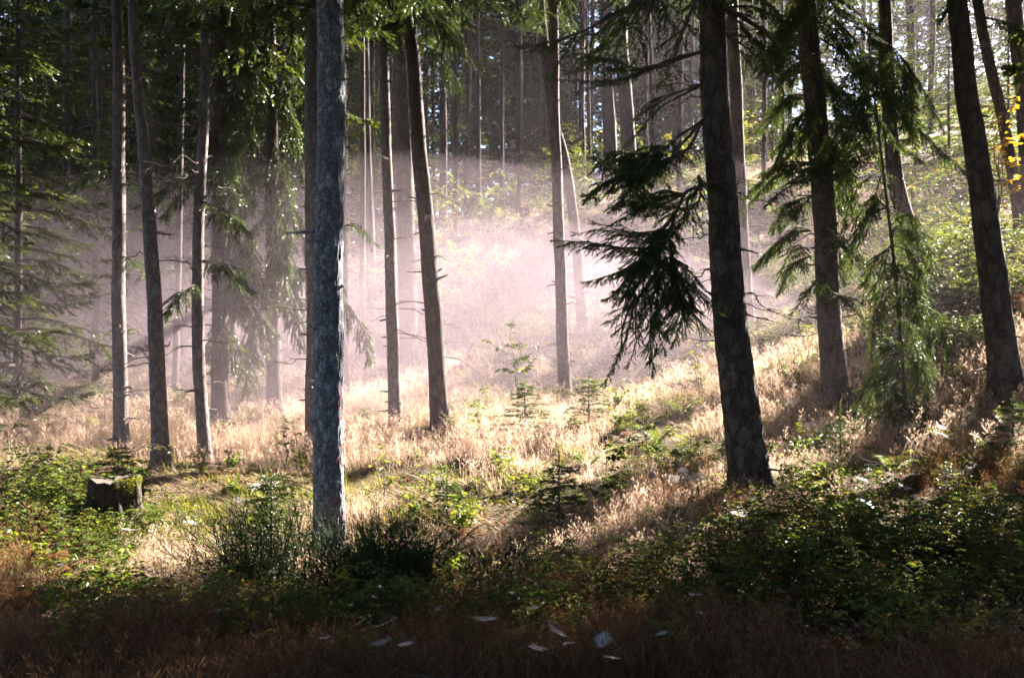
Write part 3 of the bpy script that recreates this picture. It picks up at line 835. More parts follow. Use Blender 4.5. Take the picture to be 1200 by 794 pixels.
# ------------------------------------------------------------------ the drooping young spruce and saplings
def sapling(name, label, px, py, d, H, Rm, group=None, tw=.08, lean=0.0, thin=0.0, grp_label=True):
    r = np.random.default_rng(int(px * 7 + py))
    b = at(px, py, d); b[2] = gz(b[0], b[1]) - .03
    e = empty(name, b); tag(e, label, 'tree', group)
    P = np.array([[0, 0, 0], [lean * .4, 0, H * .5], [lean, 0, H]])
    Q, _ = resample(P, 14)
    g = Geo(); g.add(*tube(Q, np.linspace(.012 + .012 * H, .003, 14), 6)); obj('trunk', g.mesh('trunk', [M_LIMB]), e)
    g = Geo(); z = .08 * H
    while z < H * .97:
        t = z / H; a0 = r.uniform(0, 6.28); nb = 5
        for k in range(nb):
            if r.random() < thin:
                continue
            a = a0 + k * 6.283 / nb + r.normal() * .2; L = (Rm * (1 - t) ** .8 + .05) * r.uniform(.35, 1.2); z_ = z + r.uniform(-.03, .03)
            dd = np.array([math.cos(a), math.sin(a), 0]); s = np.linspace(0, 1, 4)[:, None]
            p0 = np.array([np.interp(z, Q[:, 2], Q[:, 0]), 0, z_])
            PP = p0 + dd * L * s + UP * (L * (.35 * s - .25 * s ** 2))
            g.add(*tube(PP, np.linspace(.006, .002, 4), 3), 0)
            add_twigs(g, bough_twigs(PP, L * .35 + .03, r, step=.05, tw=tw, hang=.2, bare=.1, sub=True), TW0, 1)
        z += max(.05, .085 * H * (1 - .5 * t)) * r.uniform(.6, 1.3)
    # leader
    g.add(*instance(TW0[0], np.array([Q[-1] - [0, 0, .05]]), np.array([[0, 0, 1.0]]), np.array([[1.0, 0, 0]]), np.array([.16])), 1)
    obj('crown', g.mesh('crown', [M_LIMB, M_NEED], False), e)
    return e


sapling('spruce_sapling', 'dark little spruce poking out of the broom bush', 318, 690, 9.3, 1.15, .42)
sapling('spruce_sapling', 'small spruce with a sheet web on top beside the leafy sapling', 655, 622, 10.3, .8, .42, thin=.1)
sapling('spruce_sapling', 'sparse sunlit spruce sapling below the brown spruce', 985, 535, 13, .75, .5, thin=.2)
sapling('spruce_sapling', 'tiny pale spruce behind the mossy stump', 138, 560, 13, .55, .25)
sapling('spruce_sapling', 'misty spruce sapling beside the lone thin trunk', 690, 520, 16, .85, .4)
sapling('spruce_sapling', 'thin sunlit spruce sapling in the fern patch by the black trunk', 1187, 560, 11.5, .75, .4, thin=.25)
sapling('spruce_sapling', 'misty spruce sapling in the grass below the thin trunk', 615, 560, 15.5, .9, .45, thin=.2)
sapling('spruce_sapling', 'little spruce sapling in straw grass near the curved trunk', 524, 610, 12, .5, .2)

# drooping young spruce at the right
bx = at(1062, 528, 13.5)
e = empty('drooping_spruce', (bx[0], bx[1], gz(bx[0], bx[1]) - .05))
tag(e, 'young spruce with long drooping sunlit boughs and a dark skirt on the ground', 'tree')
TREES['Q'] = (e, np.array(e.location), None)
base = np.array(e.location)
Pt = np.array([at(1062, 530, 13.5), at(1058, 440, 13.5), at(1050, 330, 13.5), at(1035, 200, 13.5), at(1022, 90, 13.5), at(1015, 20, 13.5)]) - base
Pt[0, 2] = 0
g = Geo(); Q, _ = resample(Pt, 30); g.add(*tube(Q, np.linspace(.035, .01, 30), 8)); obj('trunk', g.mesh('trunk', [M_LIMB]), e)
H_ = dict(step=.03, tw=.08, hang=.45)
lst = []
rq = np.random.default_rng(77)
for y in np.arange(45, 480, 22):
    cx = np.interp(y, [20, 90, 200, 330, 440, 530], [1015, 1022, 1035, 1050, 1058, 1062])
    for s in (-1, 1):
        dx = s * rq.uniform(28, 55) * (.75 if y > 330 else 1.0); dz = rq.uniform(-.7, .7)
        if (s < 0 and rq.random() < .3) or (s > 0 and 120 < y < 235):
            continue
        lst.append(([(cx, y, 13.5), (cx + dx * .5, y + rq.uniform(5, 15), 13.5 + dz * .5), (cx + dx * .9, y + rq.uniform(35, 50), 13.5 + dz * .9), (cx + dx, y + rq.uniform(60, 90), 13.5 + dz)], .34, dict(H_, bare=.1, r0=.009)))
for a in np.arange(0, 6.28, .7):
    cx, d0 = 1060 + 32 * math.cos(a), 13.5 + .5 * math.sin(a)
    lst.append(([(1061, 478, 13.5), ((1061 + cx) / 2, 482, (13.5 + d0) / 2), (cx, 505, d0)], .2, dict(H_, hang=.4)))
boughs('Q', lst, dup=1, wf=.9)


# ------------------------------------------------------------------ leafy shrubs and small plants
def leafy_plant(e, r, stems, H, spread, nleaf, size, mstem, mleaf, tmpl=LEAF, start=.3, stemr=.006, twigs=3, droop=.2, part='stems', lpart='leaves'):
    gs, gl = Geo(), Geo()
    lp, ld, lu, ls = [], [], [], []
    for k in range(stems):
        a = r.uniform(0, 6.28); sp = spread * r.uniform(.2, 1); h = H * r.uniform(.6, 1.05)
        s = np.linspace(0, 1, 6)[:, None]
        P = np.array([math.cos(a), math.sin(a), 0]) * sp * s ** 1.4 + UP * h * s * (1 - droop * s) + r.normal(size=(6, 3)) * .03 * h * s
        Q, L = resample(P, 12)
        gs.add(*tube(Q, np.linspace(stemr, stemr * .3, 12), 4))
        arms = [Q]
        for j in range(twigs):
            i = r.integers(4, 11); l2 = L * r.uniform(.15, .35); a2 = r.uniform(0, 6.28)
            p2, _ = resample(branch_curve(Q[i], a2, l2, r, r.uniform(-.5, .2)), 7)
            gs.add(*tube(p2, np.linspace(stemr * .45, stemr * .2, 7), 3)); arms.append(p2)
        for q in range(nleaf):
            A = arms[r.integers(0, len(arms))]
            t = r.uniform(start if A is Q else .2, 1) * (len(A) - 1); i = int(min(t, len(A) - 2)); p = A[i] + (A[i + 1] - A[i]) * (t - i)
            a3 = r.uniform(0, 6.28)
            lp.append(p); ld.append([math.cos(a3), math.sin(a3), r.uniform(-.5, .4)]); lu.append(nrm(UP + r.normal(size=3) * .5)); ls.append(size * r.uniform(.55, 1.2))
    obj(part, gs.mesh(part, [mstem]), e)
    gl.add(*instance(tmpl, np.array(lp), np.array(ld), np.array(lu), np.array(ls)))
    obj(lpart, gl.mesh(lpart, [mleaf], False), e)
    return e


def plant(name, label, cat, px, py, d, seed, group=None, **kw):
    b = at(px, py, d); b[2] = gz(b[0], b[1]) - .02
    e = empty(name, b); tag(e, label, cat, group)
    return leafy_plant(e, np.random.default_rng(seed), **kw)


plant('leafy_sapling', 'slender leafy sapling with dark drooping leaves beside the small spruce', 'tree', 708, 610, 10.3, 11, stems=1, H=1.15, spread=.04, nleaf=130, size=.085, mstem=M_LIMB, mleaf=M_BRAM, start=.5, twigs=9, droop=0)
for q, (px, py, d, H) in enumerate([(560, 530, 15, 1.2), (450, 560, 13, .8), (760, 560, 13, .8), (820, 470, 17, 1.4), (335, 530, 15, 1.1), (930, 540, 13, .8), (545, 600, 11.5, .7), (630, 610, 11, .6), (790, 585, 11.5, .7), (1120, 540, 12.5, .8)]):
    later(plant('leafy_sapling', None, 'tree', px, py, d, 600 + q, 'leafy saplings in the clearing', stems=2, H=H, spread=.2, nleaf=45, size=.07, mstem=M_LIMB, mleaf=(M_GREEN, M_AUT)[q % 2], start=.3, twigs=6, droop=0), px, 'small leafy sapling in the clearing')
plant('elder_sapling', 'pale hazy elder sapling rising in the bright mist', 'tree', 607, 500, 18.5, 12, stems=2, H=2.1, spread=.35, nleaf=70, size=.14, mstem=M_LIMB, mleaf=M_BRAM, start=.45, twigs=7, droop=0, stemr=.012)
plant('dead_weed', 'dry branching weed stalk beside the thick blue-grey trunk', 'plant', 433, 612, 11.5, 13, stems=4, H=.75, spread=.2, nleaf=10, size=.03, mstem=M_DEAD, mleaf=M_DEAD, twigs=5, tmpl=LEAFN)
plant('dark_weed', 'dark leafy weed standing alone in the shaded brown grass', 'plant', 148, 690, 8.5, 14, stems=3, H=.42, spread=.1, nleaf=26, size=.05, mstem=M_DEAD, mleaf=M_BRAM, twigs=2)
plant('dark_weed', 'tall dark weed by the tiny pale spruce behind the stump', 'plant', 168, 575, 12, 15, stems=3, H=.7, spread=.12, nleaf=30, size=.08, mstem=M_DEAD, mleaf=M_BRAM, twigs=2)
plant('dark_weed', 'dark leafy weed in front of the leaf bush behind the stump', 'plant', 88, 560, 12, 16, stems=4, H=.75, spread=.25, nleaf=22, size=.07, mstem=M_DEAD, mleaf=M_BRAM, twigs=2)

# yellow maple on the bank
eM = plant('maple_tree', 'young maple with vivid yellow leaves between the black trunk and the thin leaning tree', 'tree', 1168, 238, 20.5, 17, stems=3, H=3.9, spread=.7, nleaf=170, size=.105, mstem=M_LIMB, mleaf=M_YEL, twigs=5, droop=0, stemr=.02, start=.4, part='trunk', lpart='crown')


def shrub_proto(name, seed, mleaf, H, spread, stems, nleaf, size):
    e = empty(name, (0, 0, 0))
    return leafy_plant(e, np.random.default_rng(seed), stems, H, spread, nleaf, size, M_LIMB, mleaf, stemr=.01, twigs=4)


SH = [shrub_proto('leafy_shrub', 31, M_AUT, 2.2, 1.5, 9, 95, .11), shrub_proto('leafy_shrub', 32, M_GREEN, 1.8, 1.5, 10, 95, .11), shrub_proto('leafy_shrub', 33, M_AUT, 3.4, 1.7, 10, 120, .12), shrub_proto('leafy_shrub', 34, M_GREEN, 3.0, 2.0, 11, 120, .12)]
for px, d, i, s in [(548, 30, 0, 1.2), (575, 33, 3, 1.0), (520, 29, 1, 1.2), (735, 34, 1, 1.2), (665, 40, 3, 1.0), (440, 30, 0, 1.2), (515, 35, 2, 1.0), (600, 37, 1, 1.1), (660, 40, 3, 1.0), (430, 33, 0, 1.0), (110, 26, 3, .8), (55, 24, 0, .8), (30, 28, 2, .9), (350, 31, 1, .9),
                    (820, 31, 1, .8), (905, 26, 0, .6), (1110, 21, 1, .55), (1150, 22, 0, .5), (1185, 20, 1, .5), (620, 48, 2, 1.2), (540, 46, 2, 1.3), (480, 44, 0, 1.3), (700, 47, 2, 1.2), (740, 46, 3, 1.2), (800, 46, 0, 1.2), (90, 40, 2, 1.1), (170, 36, 0, 1.1), (285, 40, 2, 1.1), (1050, 45, 2, 1.0), (870, 44, 2, 1.1), (640, 34, 1, .7), (590, 31, 1, .6)]:
    o = place(SH, i, (px - 600) / F * d, d, s)
    tag(o, None, 'shrub', 'leafy shrubs on the slopes'); later(o, px, 'yellowing leafy shrub' if i in (0, 2) else 'green leafy shrub')


# ------------------------------------------------------------------ bramble bushes
def bramble_proto(seed, canes, L, size=.055, m=M_BRAM):
    r = np.random.default_rng(seed)
    e = empty('bramble_bush', (0, 0, 0)); gs, gl = Geo(), Geo(); lp, ld, lu, ls = [], [], [], []
    for k in range(canes):
        a = r.uniform(0, 6.28); l = L * r.uniform(.5, 1.1); hh = l * r.uniform(.35, .75)
        s = np.linspace(0, 1, 8)[:, None]; o0 = r.normal(size=3) * np.array([.25, .25, 0]) * L
        P = o0 + np.array([math.cos(a), math.sin(a), 0]) * l * s + UP * hh * (4 * s * (1 - s) * .8 + .2 * s)
        Q, _ = resample(P, 16); gs.add(*tube(Q, np.linspace(.005, .002, 16), 4))
        for q in range(int(34 * l)):
            i = r.integers(1, 16); p = Q[i] + r.normal(size=3) * .05; a2 = r.uniform(0, 6.28); dd = np.array([math.cos(a2), math.sin(a2), r.uniform(-.3, .3)])
            S = nrm(np.cross(dd, UP)); u = nrm(UP + r.normal(size=3) * .4)
            for dv in (dd, dd * .4 + S, dd * .4 - S):
                lp.append(p); ld.append(dv); lu.append(u); ls.append(size * r.uniform(.7, 1.25))
    obj('canes', gs.mesh('canes', [M_DEAD]), e)
    gl.add(*instance(LEAF, np.array(lp), np.array(ld), np.array(lu), np.array(ls)))
    obj('leaves', gl.mesh('leaves', [m], False), e)
    return e


BR = [bramble_proto(41, 26, 1.1), bramble_proto(42, 32, 1.3), bramble_proto(43, 20, .9, .06, M_GREEN)]
GL = [((132, 585), 'the mossy stump'), ((386, 640), 'the thick blue-grey trunk'), ((190, 545), 'the pale leaning trunk'), ((500, 500), 'the dark curved trunk'), ((663, 475), 'the lone thin spruce'), ((705, 590), 'the leafy sapling'),
      ((885, 560), 'the big dark leaning spruce'), ((980, 465), 'the brown spruce'), ((1062, 520), 'the drooping young spruce'), ((1184, 460), 'the massive black trunk'), ((590, 680), 'the seed-head stalks'), ((1010, 650), 'the big dark bramble mound')]
def later_g(o, p, base):
    px, py = to_px(p); later(o, px, base, GL, py)


for px, d, i, s in [(10, 11.5, 2, 1.00), (50, 12, 0, 1.00), (90, 11.3, 2, 0.90), (30, 10.3, 0, 0.90), (115, 10.5, 0, 0.70), (75, 13, 2, 0.80), (165, 10.8, 2, 0.60), (990, 8.6, 0, 1.00), (1030, 8.2, 1, 0.95), (1080, 8.6, 0, 1.00), (950, 8.9, 1, 0.80), (1130, 8.8, 0, 0.90), (1180, 9.5, 1, 0.45),
                    (810, 9.2, 0, 0.40), (760, 9.5, 2, 0.35), (1190, 11, 0, 0.45), (880, 9.6, 0, 0.35), (920, 11, 2, 0.40), (960, 11.4, 0, 0.35), (1000, 12, 2, 0.40), (1100, 11, 2, 0.45), (840, 12.4, 2, 0.35), (790, 14, 0, 0.40), (740, 13, 2, 0.35), (1110, 16, 2, 0.90), (1150, 17, 0, 1.00),
                    (1100, 18, 1, 1.00), (1190, 17, 1, 1.00), (1130, 20, 2, 1.10), (1190, 22, 0, 1.20), (1070, 22, 1, 1.10), (700, 24, 0, 1.00), (760, 25, 1, 1.00), (600, 25, 0, 0.90), (830, 23, 1, 0.90), (900, 20, 0, 0.90), (560, 28, 1, 1.00), (640, 27, 1, 1.00), (100, 22, 1, 1.10), (30, 20, 0, 1.10),
                    (280, 8.3, 0, 0.70), (240, 7.6, 2, 0.60), (560, 8.6, 0, 0.60), (460, 9.6, 0, 0.60), (650, 9.4, 2, 0.60), (330, 7.2, 2, 0.60), (290, 24, 1, 1.00), (220, 26, 0, 1.00), (690, 19, 0, 0.80), (570, 20, 0, 0.70), (1040, 17.5, 0, 0.80), (935, 17, 2, 0.80), (1120, 19, 2, 1.10), (1160, 20, 2, 1.20), (1195, 19, 2, 1.20), (1090, 24, 2, 1.20), (1130, 24, 0, 1.20), (1170, 25, 2, 1.30), (1200, 26, 0, 1.30), (1110, 27, 2, 1.30), (1050, 27, 2, 1.20), (1020, 23, 2, 1.00), (1150, 15.5, 2, 0.80), (1100, 15.5, 2, 0.70), (980, 22, 0, 1.00), (950, 25, 2, 1.10), (1140, 22, 2, 1.20), (380, 6.4, 0, .6), (520, 6.9, 1, .55), (640, 6.3, 0, .6), (720, 7.4, 1, .7), (800, 6.6, 0, .6), (860, 7.6, 1, .7), (940, 6.9, 0, .7), (1060, 6.8, 1, .6), (1160, 7.4, 0, .7), (180, 6.4, 1, .5), (90, 7.0, 0, .6), (590, 7.7, 0, .6), (680, 8.3, 1, .6), (440, 7.6, 0, .5)]:
    x = (px - 600) / F * d
    o = place(BR, i, x, d, s); tag(o, None, 'bush', 'bramble bushes in the undergrowth'); later_g(o, np.array(o.location), 'green bramble bush' if i == 2 else 'dark bramble bush')


# ------------------------------------------------------------------ ferns
def fern_proto(seed, m, n=9, L=.7):
    r = np.random.default_rng(seed); e = empty('fern', (0, 0, 0)); g = Geo()
    lp, ld, lu, ls = [], [], [], []
    for k in range(n):
        a = k / n * 6.283 + r.normal() * .3; l = L * r.uniform(.7, 1.1); d = np.array([math.cos(a), math.sin(a), 0]); s = np.linspace(0, 1, 7)[:, None]
        P = d * l * (.75 * s) + UP * l * (1.15 * s - .75 * s ** 2.2)
        Q, _ = resample(P, 24); g.add(*tube(Q, np.linspace(.004, .001, 24), 3)); T = nrm(np.gradient(Q, axis=0))
        for i in range(4, 24):
            t = i / 23; w = .26 * l * (1 - t) ** .75 * min(1, (t + .1) * 2.2) + .015
            S = nrm(np.cross(T[i], UP))
            for sd in (-1, 1):
                lp.append(Q[i]); ld.append(nrm(S * sd + T[i] * .35 - UP * .12)); lu.append(nrm(UP + r.normal(size=3) * .15)); ls.append([w * .55, w, w])
    g.add(*instance(LEAFN, np.array(lp), np.array(ld), np.array(lu), np.array(ls)))
    obj('fronds', g.mesh('fronds', [m], False), e)
    return e


FN = [fern_proto(51, M_FERN), fern_proto(52, M_FERN, 7, .8), fern_proto(53, M_RUST, 8, .7)]
for px, d, i, s in [(1165, 12, 0, 1.0), (1130, 12.5, 1, .9), (1190, 12.5, 1, 1.0), (1120, 17.5, 0, 1.0), (1150, 18.5, 1, 1.1), (1095, 20, 0, 1.1), (1198, 16, 2, 1.1), (1175, 19.5, 2, 1.0), (770, 15, 0, .9), (800, 16.5, 1, .9), (730, 16, 0, .8), (690, 14, 1, .8), (760, 19, 0, .9),
                    (700, 21, 1, 1.0), (920, 13, 1, .9), (900, 15, 0, .8), (660, 12, 1, .7), (620, 13, 0, .7), (590, 17, 0, .8), (340, 19, 1, 1.0), (300, 21, 0, 1.0), (60, 17, 0, 1.0), (20, 16, 1, 1.0), (110, 19, 0, 1.0), (500, 10.5, 2, .8), (470, 10.2, 2, .7), (540, 11, 2, .7), (520, 21, 0, .9),
                    (545, 24, 1, 1.0), (600, 22, 1, .9), (1050, 12, 0, .8), (860, 13, 0, .8), (810, 11.5, 1, .7), (175, 11.3, 1, .7), (150, 12, 0, .6), (640, 23, 0, .9), (720, 26, 1, 1.0), (800, 26, 0, 1.0), (860, 24, 1, .9), (60, 9, 2, .8), (120, 7.5, 2, .7), (20, 7.8, 2, .8)]:
    x = (px - 600) / F * d
    o = place(FN, i, x, d, s); tag(o, None, 'fern', 'ferns in the undergrowth'); later_g(o, np.array(o.location), 'rusty dead fern' if i == 2 else 'green fern')


def herb_proto(seed, m, H, n, size, tmpl):
    e = empty('herb_plant', (0, 0, 0))
    return leafy_plant(e, np.random.default_rng(seed), n, H, H * .55, 26, size, M_DEAD, m, tmpl=tmpl, stemr=.003, twigs=2, start=.15)


HB = [herb_proto(55, M_FERN, .45, 9, .06, LEAF), herb_proto(56, M_GREEN, .55, 10, .05, LEAF), herb_proto(57, M_AUT, .6, 8, .05, LEAFN), herb_proto(58, M_FERN, .35, 12, .05, LEAFN)]
hr = np.random.default_rng(59)
for i in range(230):
    d = 9.6 * (27 / 9.6) ** hr.random() if i < 185 else hr.uniform(5.2, 9.5); px = hr.uniform(10, 1190) if i >= 185 else hr.uniform(170, 1190) if hr.random() < .75 else hr.uniform(620, 1190)
    j = int(hr.integers(0, 4)); x = (px - 600) / F * d
    o = place(HB, j, x, d, hr.uniform(.6, 1.25)); tag(o, None, 'plant', 'leafy herbs scattered through the grass')
    later_g(o, np.array(o.location), ['bright green herb', 'green leafy herb', 'yellowing herb', 'low bright herb'][j])

# ------------------------------------------------------------------ broom bush, seed heads, stump
def broom():
    r = np.random.default_rng(61)
    b = at(385, 720, 9.1); b[2] = gz(b[0], b[1]) - .03
    e = empty('broom_bush', b); tag(e, 'dark broom bush of whip-thin stems around the foot of the thick trunk', 'bush')
    for k in range(2):
        g = Geo()
        for j in range(270 if k == 0 else 180):
            a = r.uniform(0, 6.28); o0 = np.array([r.normal() * (.24), r.normal() * .22, 0]) + (np.array([-.62, .1, 0]) if k else np.array([.42, -.1, 0]))
            out = r.uniform(.1, .75); h = r.uniform(.4, 1.0) * (.72 if k == 0 else .95)
            dr = np.array([math.cos(a), math.sin(a) * .7, 0]) + np.array([-.35 if k else .1, 0, 0])
            s = np.linspace(0, 1, 6)[:, None]
            P = o0 + dr * out * s ** 1.3 + UP * h * s + r.normal(size=(6, 3)) * .015 * s
            Q, _ = resample(P, 10); g.add(*tube(Q, np.linspace(.0045, .0012, 10), 3))
            for q in range(7):
                i = r.integers(3, 9); l2 = r.uniform(.12, .4); d2 = nrm((Q[i] - Q[i - 1]) / np.linalg.norm(Q[i] - Q[i - 1]) + r.normal(size=3) * .28)
                P2 = Q[i] + d2 * l2 * np.linspace(0, 1, 4)[:, None]; g.add(*tube(P2, np.linspace(.0022, .0009, 4), 3))
                nl = 3; lp = Q[i] + d2 * l2 * r.uniform(.1, 1, nl)[:, None]
                g.add(*instance(LEAFN, lp, d2 + r.normal(size=(nl, 3)) * .5, UP + r.normal(size=(nl, 3)) * .5, r.uniform(.012, .03, nl)))
        obj('stems', g.mesh('stems', [M_BROOM], False), e)
    # long arching whips to the left
    for px, py in [(315, 480), (328, 497), (345, 505), (262, 530), (275, 515), (300, 500), (350, 520), (335, 540), (250, 575), (240, 600)]:
        g = Geo(); p1 = at(px, py, 9.0) - b; p0 = np.array([-.2 + r.normal() * .12, 0, 0]); mid = p0 * .45 + p1 * .55 + np.array([.06, 0, -.08])
        Q, _ = resample(np.array([p0, mid, p1]), 14); g.add(*tube(Q, np.linspace(.004, .001, 14), 3))
        for q in range(10):
            i = r.integers(4, 13); d2 = nrm(nrm(Q[i] - Q[i - 1]) + r.normal(size=3) * .25); g.add(*tube(Q[i] + d2 * r.uniform(.08, .3) * np.linspace(0, 1, 4)[:, None], np.linspace(.0018, .0008, 4), 3))
        obj('whip', g.mesh('whip', [M_BROOM], False), e)
    # the second, lower mound at its right
    b2 = at(455, 735, 8.6); b2[2] = gz(b2[0], b2[1]) - .03
    e2 = empty('broom_bush', b2); tag(e2, 'lower dark broom bush in deep shade right of the thick trunk', 'bush')
    g = Geo()
    for j in range(260):
        a = r.uniform(0, 6.28); o0 = np.array([r.normal() * .28, r.normal() * .2, 0]); s = np.linspace(0, 1, 5)[:, None]
        P = o0 + np.array([math.cos(a), math.sin(a), 0]) * r.uniform(.1, .4) * s ** 1.3 + UP * r.uniform(.3, .72) * s
        Q, _ = resample(P, 8); g.add(*tube(Q, np.linspace(.004, .0012, 8), 3))
        for q in range(6):
            i = r.integers(3, 7); d2 = nrm(nrm(Q[i] - Q[i - 1]) + r.normal(size=3) * .3); g.add(*tube(Q[i] + d2 * r.uniform(.1, .3) * np.linspace(0, 1, 3)[:, None], np.linspace(.0022, .0009, 3), 3))
    obj('stems', g.mesh('stems', [M_BROOM], False), e2)


broom()


def seed_heads():
    r = np.random.default_rng(71)
    ball = make_twig(26, .35, .16, 9, 1.0)
    pts = [(546, 668, 0), (556, 652, 1), (566, 672, 0), (575, 660, 1), (584, 648, 1), (590, 676, 0), (597, 664, 1), (603, 647, 1), (612, 650, 1), (618, 668, 0), (622, 682, 0), (537, 662, 1), (500, 662, 1), (502, 690, 0), (571, 684, 0), (608, 676, 0)]
    for i, (px, py, tall) in enumerate(pts):
        d = 8.3 + r.uniform(-.25, .25); top = at(px, py, d); b = np.array([top[0] + r.normal() * .05, d + r.normal() * .05, 0]); b[2] = gz(b[0], b[1]) - .02
        e = empty('seed_stalk', b); tag(e, None, 'plant', 'dead seed-head stalks in the shade'); later_g(e, top, 'dark dead stalk with bristly seed heads')
        P = np.array([[0, 0, 0], (top - b) * .5 + r.normal(size=3) * .02, top - b]); Q, _ = resample(P, 10)
        g = Geo(); g.add(*tube(Q, np.linspace(.004, .002, 10), 4)); obj('stalk', g.mesh('stalk', [M_DEAD]), e)
        heads = [(Q[-1], nrm(Q[-1] - Q[-2]))]
        for k in range(3):
            j = r.integers(5, 9); dd = nrm([r.normal(), r.normal() * .5, 1.6]); tip = Q[j] + dd * r.uniform(.06, .14); g2 = Geo(); g2.add(*tube(np.linspace(Q[j], tip, 4), .0018, 3)); heads.append((tip, dd))
            obj('side_stalk', g2.mesh('side_stalk', [M_DEAD]), e)
        for p, dd in heads:
            g = Geo(); g.add(*instance(ball, np.array([p - dd * .01]), np.array([dd]), np.array([[1.0, .2, 0]]), np.array([.05])))
            V, T = tube(p + dd * np.linspace(-.01, .045, 6)[:, None], np.array([.004, .010, .012, .011, .008, .002]), 7); g.add(V, T)
            obj('seed_head', g.mesh('seed_head', [M_DEAD]), e)


seed_heads()


def stump():
    r = np.random.default_rng(81)
    d = 11.2; b = at(133, 622, d); b[2] = gz(b[0], b[1]) - .05
    top = at(133, 560, d)[2] - b[2]
    e = empty('tree_stump', b); tag(e, 'old mossy tree stump in front of the straight pale trunk', 'stump')
    seg, n = 48, 14; rad = 29 / F * d
    a = np.arange(seg) / seg * 2 * np.pi; V = []
    for k in range(n):
        t = k / (n - 1); rr = rad * (1 + .35 * (1 - t) ** 3) * (1 + .07 * np.sin(3 * a + 1) + .06 * np.sin(7 * a + 2.2 + t) + .04 * np.sin(13 * a + t * 5) - .05 * max(0, t - .8) * 5)
        z = t * top + (.018 * np.sin(2 * a + .7) + .014 * np.sin(5 * a) + .012 * np.sin(11 * a)) * (t > .8)
        V.append(np.stack([rr * np.cos(a), rr * np.sin(a), z + 0 * a], 1))
    V = np.vstack(V); i = (np.arange(n - 1)[:, None] * seg + np.arange(seg)[None]); j = (np.arange(n - 1)[:, None] * seg + (np.arange(seg)[None] + 1) % seg)
    T = np.concatenate([np.stack([i.ravel(), j.ravel(), (j + seg).ravel()], 1), np.stack([i.ravel(), (j + seg).ravel(), (i + seg).ravel()], 1)])
    g = Geo(); g.add(V, T); obj('stump_bark', g.mesh('stump_bark', [M_STUMP]), e)
    ring = V[-seg:].copy(); ring[:, :2] *= .97; ring[:, 2] -= .004
    Vt = np.vstack([ring, ring * np.array([.5, .5, 1]) - [0, 0, .02], [[0, 0, top - .03]]])
    k = np.arange(seg); k2 = (k + 1) % seg
    Tt = np.concatenate([np.stack([k, k2, seg + k2], 1), np.stack([k, seg + k2, seg + k], 1), np.stack([seg + k, seg + k2, np.full(seg, 2 * seg)], 1)])
    g = Geo(); g.add(Vt, Tt); obj('cut_top', g.mesh('cut_top', [stump_mat()]), e)
    # moss tufts over the rim
    m = 1500; aa = r.uniform(-1.2, .9, m); zz = top - np.abs(r.normal(size=m)) * .06; rr = rad * r.uniform(.93, 1.04, m)
    pos = np.stack([rr * np.cos(aa), rr * np.sin(aa), zz + .01], 1)
    g = Geo(); g.add(*instance(LEAFN, pos, np.stack([np.cos(aa), np.sin(aa), r.uniform(-.2, 1, m)], 1) + r.normal(size=(m, 3)) * .4, UP + r.normal(size=(m, 3)) * .5, r.uniform(.012, .03, m)))
    obj('moss', g.mesh('moss', [M_GRASS], False), e)


stump()


# ------------------------------------------------------------------ grass and ground cover (nobody could count it)
def scatter(n, d0, d1, half=.56, pw=1.0, r=rng):
    d = d0 * (d1 / d0) ** (r.random(n) ** pw); x = r.uniform(-half, half, n) * d
    return x, d


TRUNKS = [(b[0], b[1]) for (_, b, _) in TREES.values()]


def straw_bias(x, y):
    px = 600 + x / y * F
    b = np.where((px > 160) & (px < 640) & (y > 9.8), .20, 0) + np.where((px > 640) & (y > 8.6) & (y < 13), .26, 0) + np.where((px > 880) & (y > 12.6) & (y < 15.5), .4, 0) + np.where((px < 160) & (y < 13), -.12, 0) + np.where((px > 1040) & (y < 9.3), .15, 0) + np.where((px > 1035) & (y > 15.5) & ~((y > 29) & (y < 35)), -.55, 0)
    return b


def grass(name, n, per, d0, d1, hgt, wid, m, thr, mat_noise, lean, seed, label, pan=0.0, spread=.11, bias=lambda x, y: 0):
    r = np.random.default_rng(seed)
    x, y = scatter(n, d0, d1, r=r)
    keep = vnoise(x, y, mat_noise) + .35 * vnoise(x + 31, y, .6) > thr + np.interp(y, [5, 9], [.12, 0]) - bias(x, y)
    x, y = x[keep], y[keep]; z = ground(x, y)
    k = len(x); sz = r.uniform(.6, 1.2, k) * (.5 + 1.0 * vnoise(x + 50, y + 20, .9))
    X = np.repeat(x, per) + r.normal(size=k * per) * spread; Y = np.repeat(y, per) + r.normal(size=k * per) * spread; Z = np.repeat(z, per) - .02; S = np.repeat(sz, per)
    N = len(X); a = r.uniform(0, 6.28, N); t = np.abs(r.normal(size=N)) * .38
    d = np.stack([np.cos(a) * t + lean, np.sin(a) * t, np.ones(N)], 1)
    L = hgt * np.interp(Y, [4, 8.5, 12], [.42, .55, 1.0]) * S * r.uniform(.5, 1.15, N); W = wid * (1 + Y * .05) * r.uniform(.7, 1.2, N)
    up = np.stack([np.cos(a), np.sin(a), .1 + 0 * a], 1) + r.normal(size=(N, 3)) * .2
    up[:, 0] += lean * 1.5
    g = Geo(); g.add(*instance(BLADE, np.stack([X, Y, Z], 1), d, up, np.stack([W, L, L], 1)))
    if pan:
        s = r.random(N) < pan
        for j, tp in enumerate(PAN):
            q = s & (np.arange(N) % 3 == j)
            g.add(*instance(tp, np.stack([X, Y, Z], 1)[q], d[q] * np.array([.7, .7, 1]), up[q], L[q] * 1.35))
    o = obj(name, g.mesh(name, [m], False)); tag(o, label, 'grass', None, 'stuff')
    return o


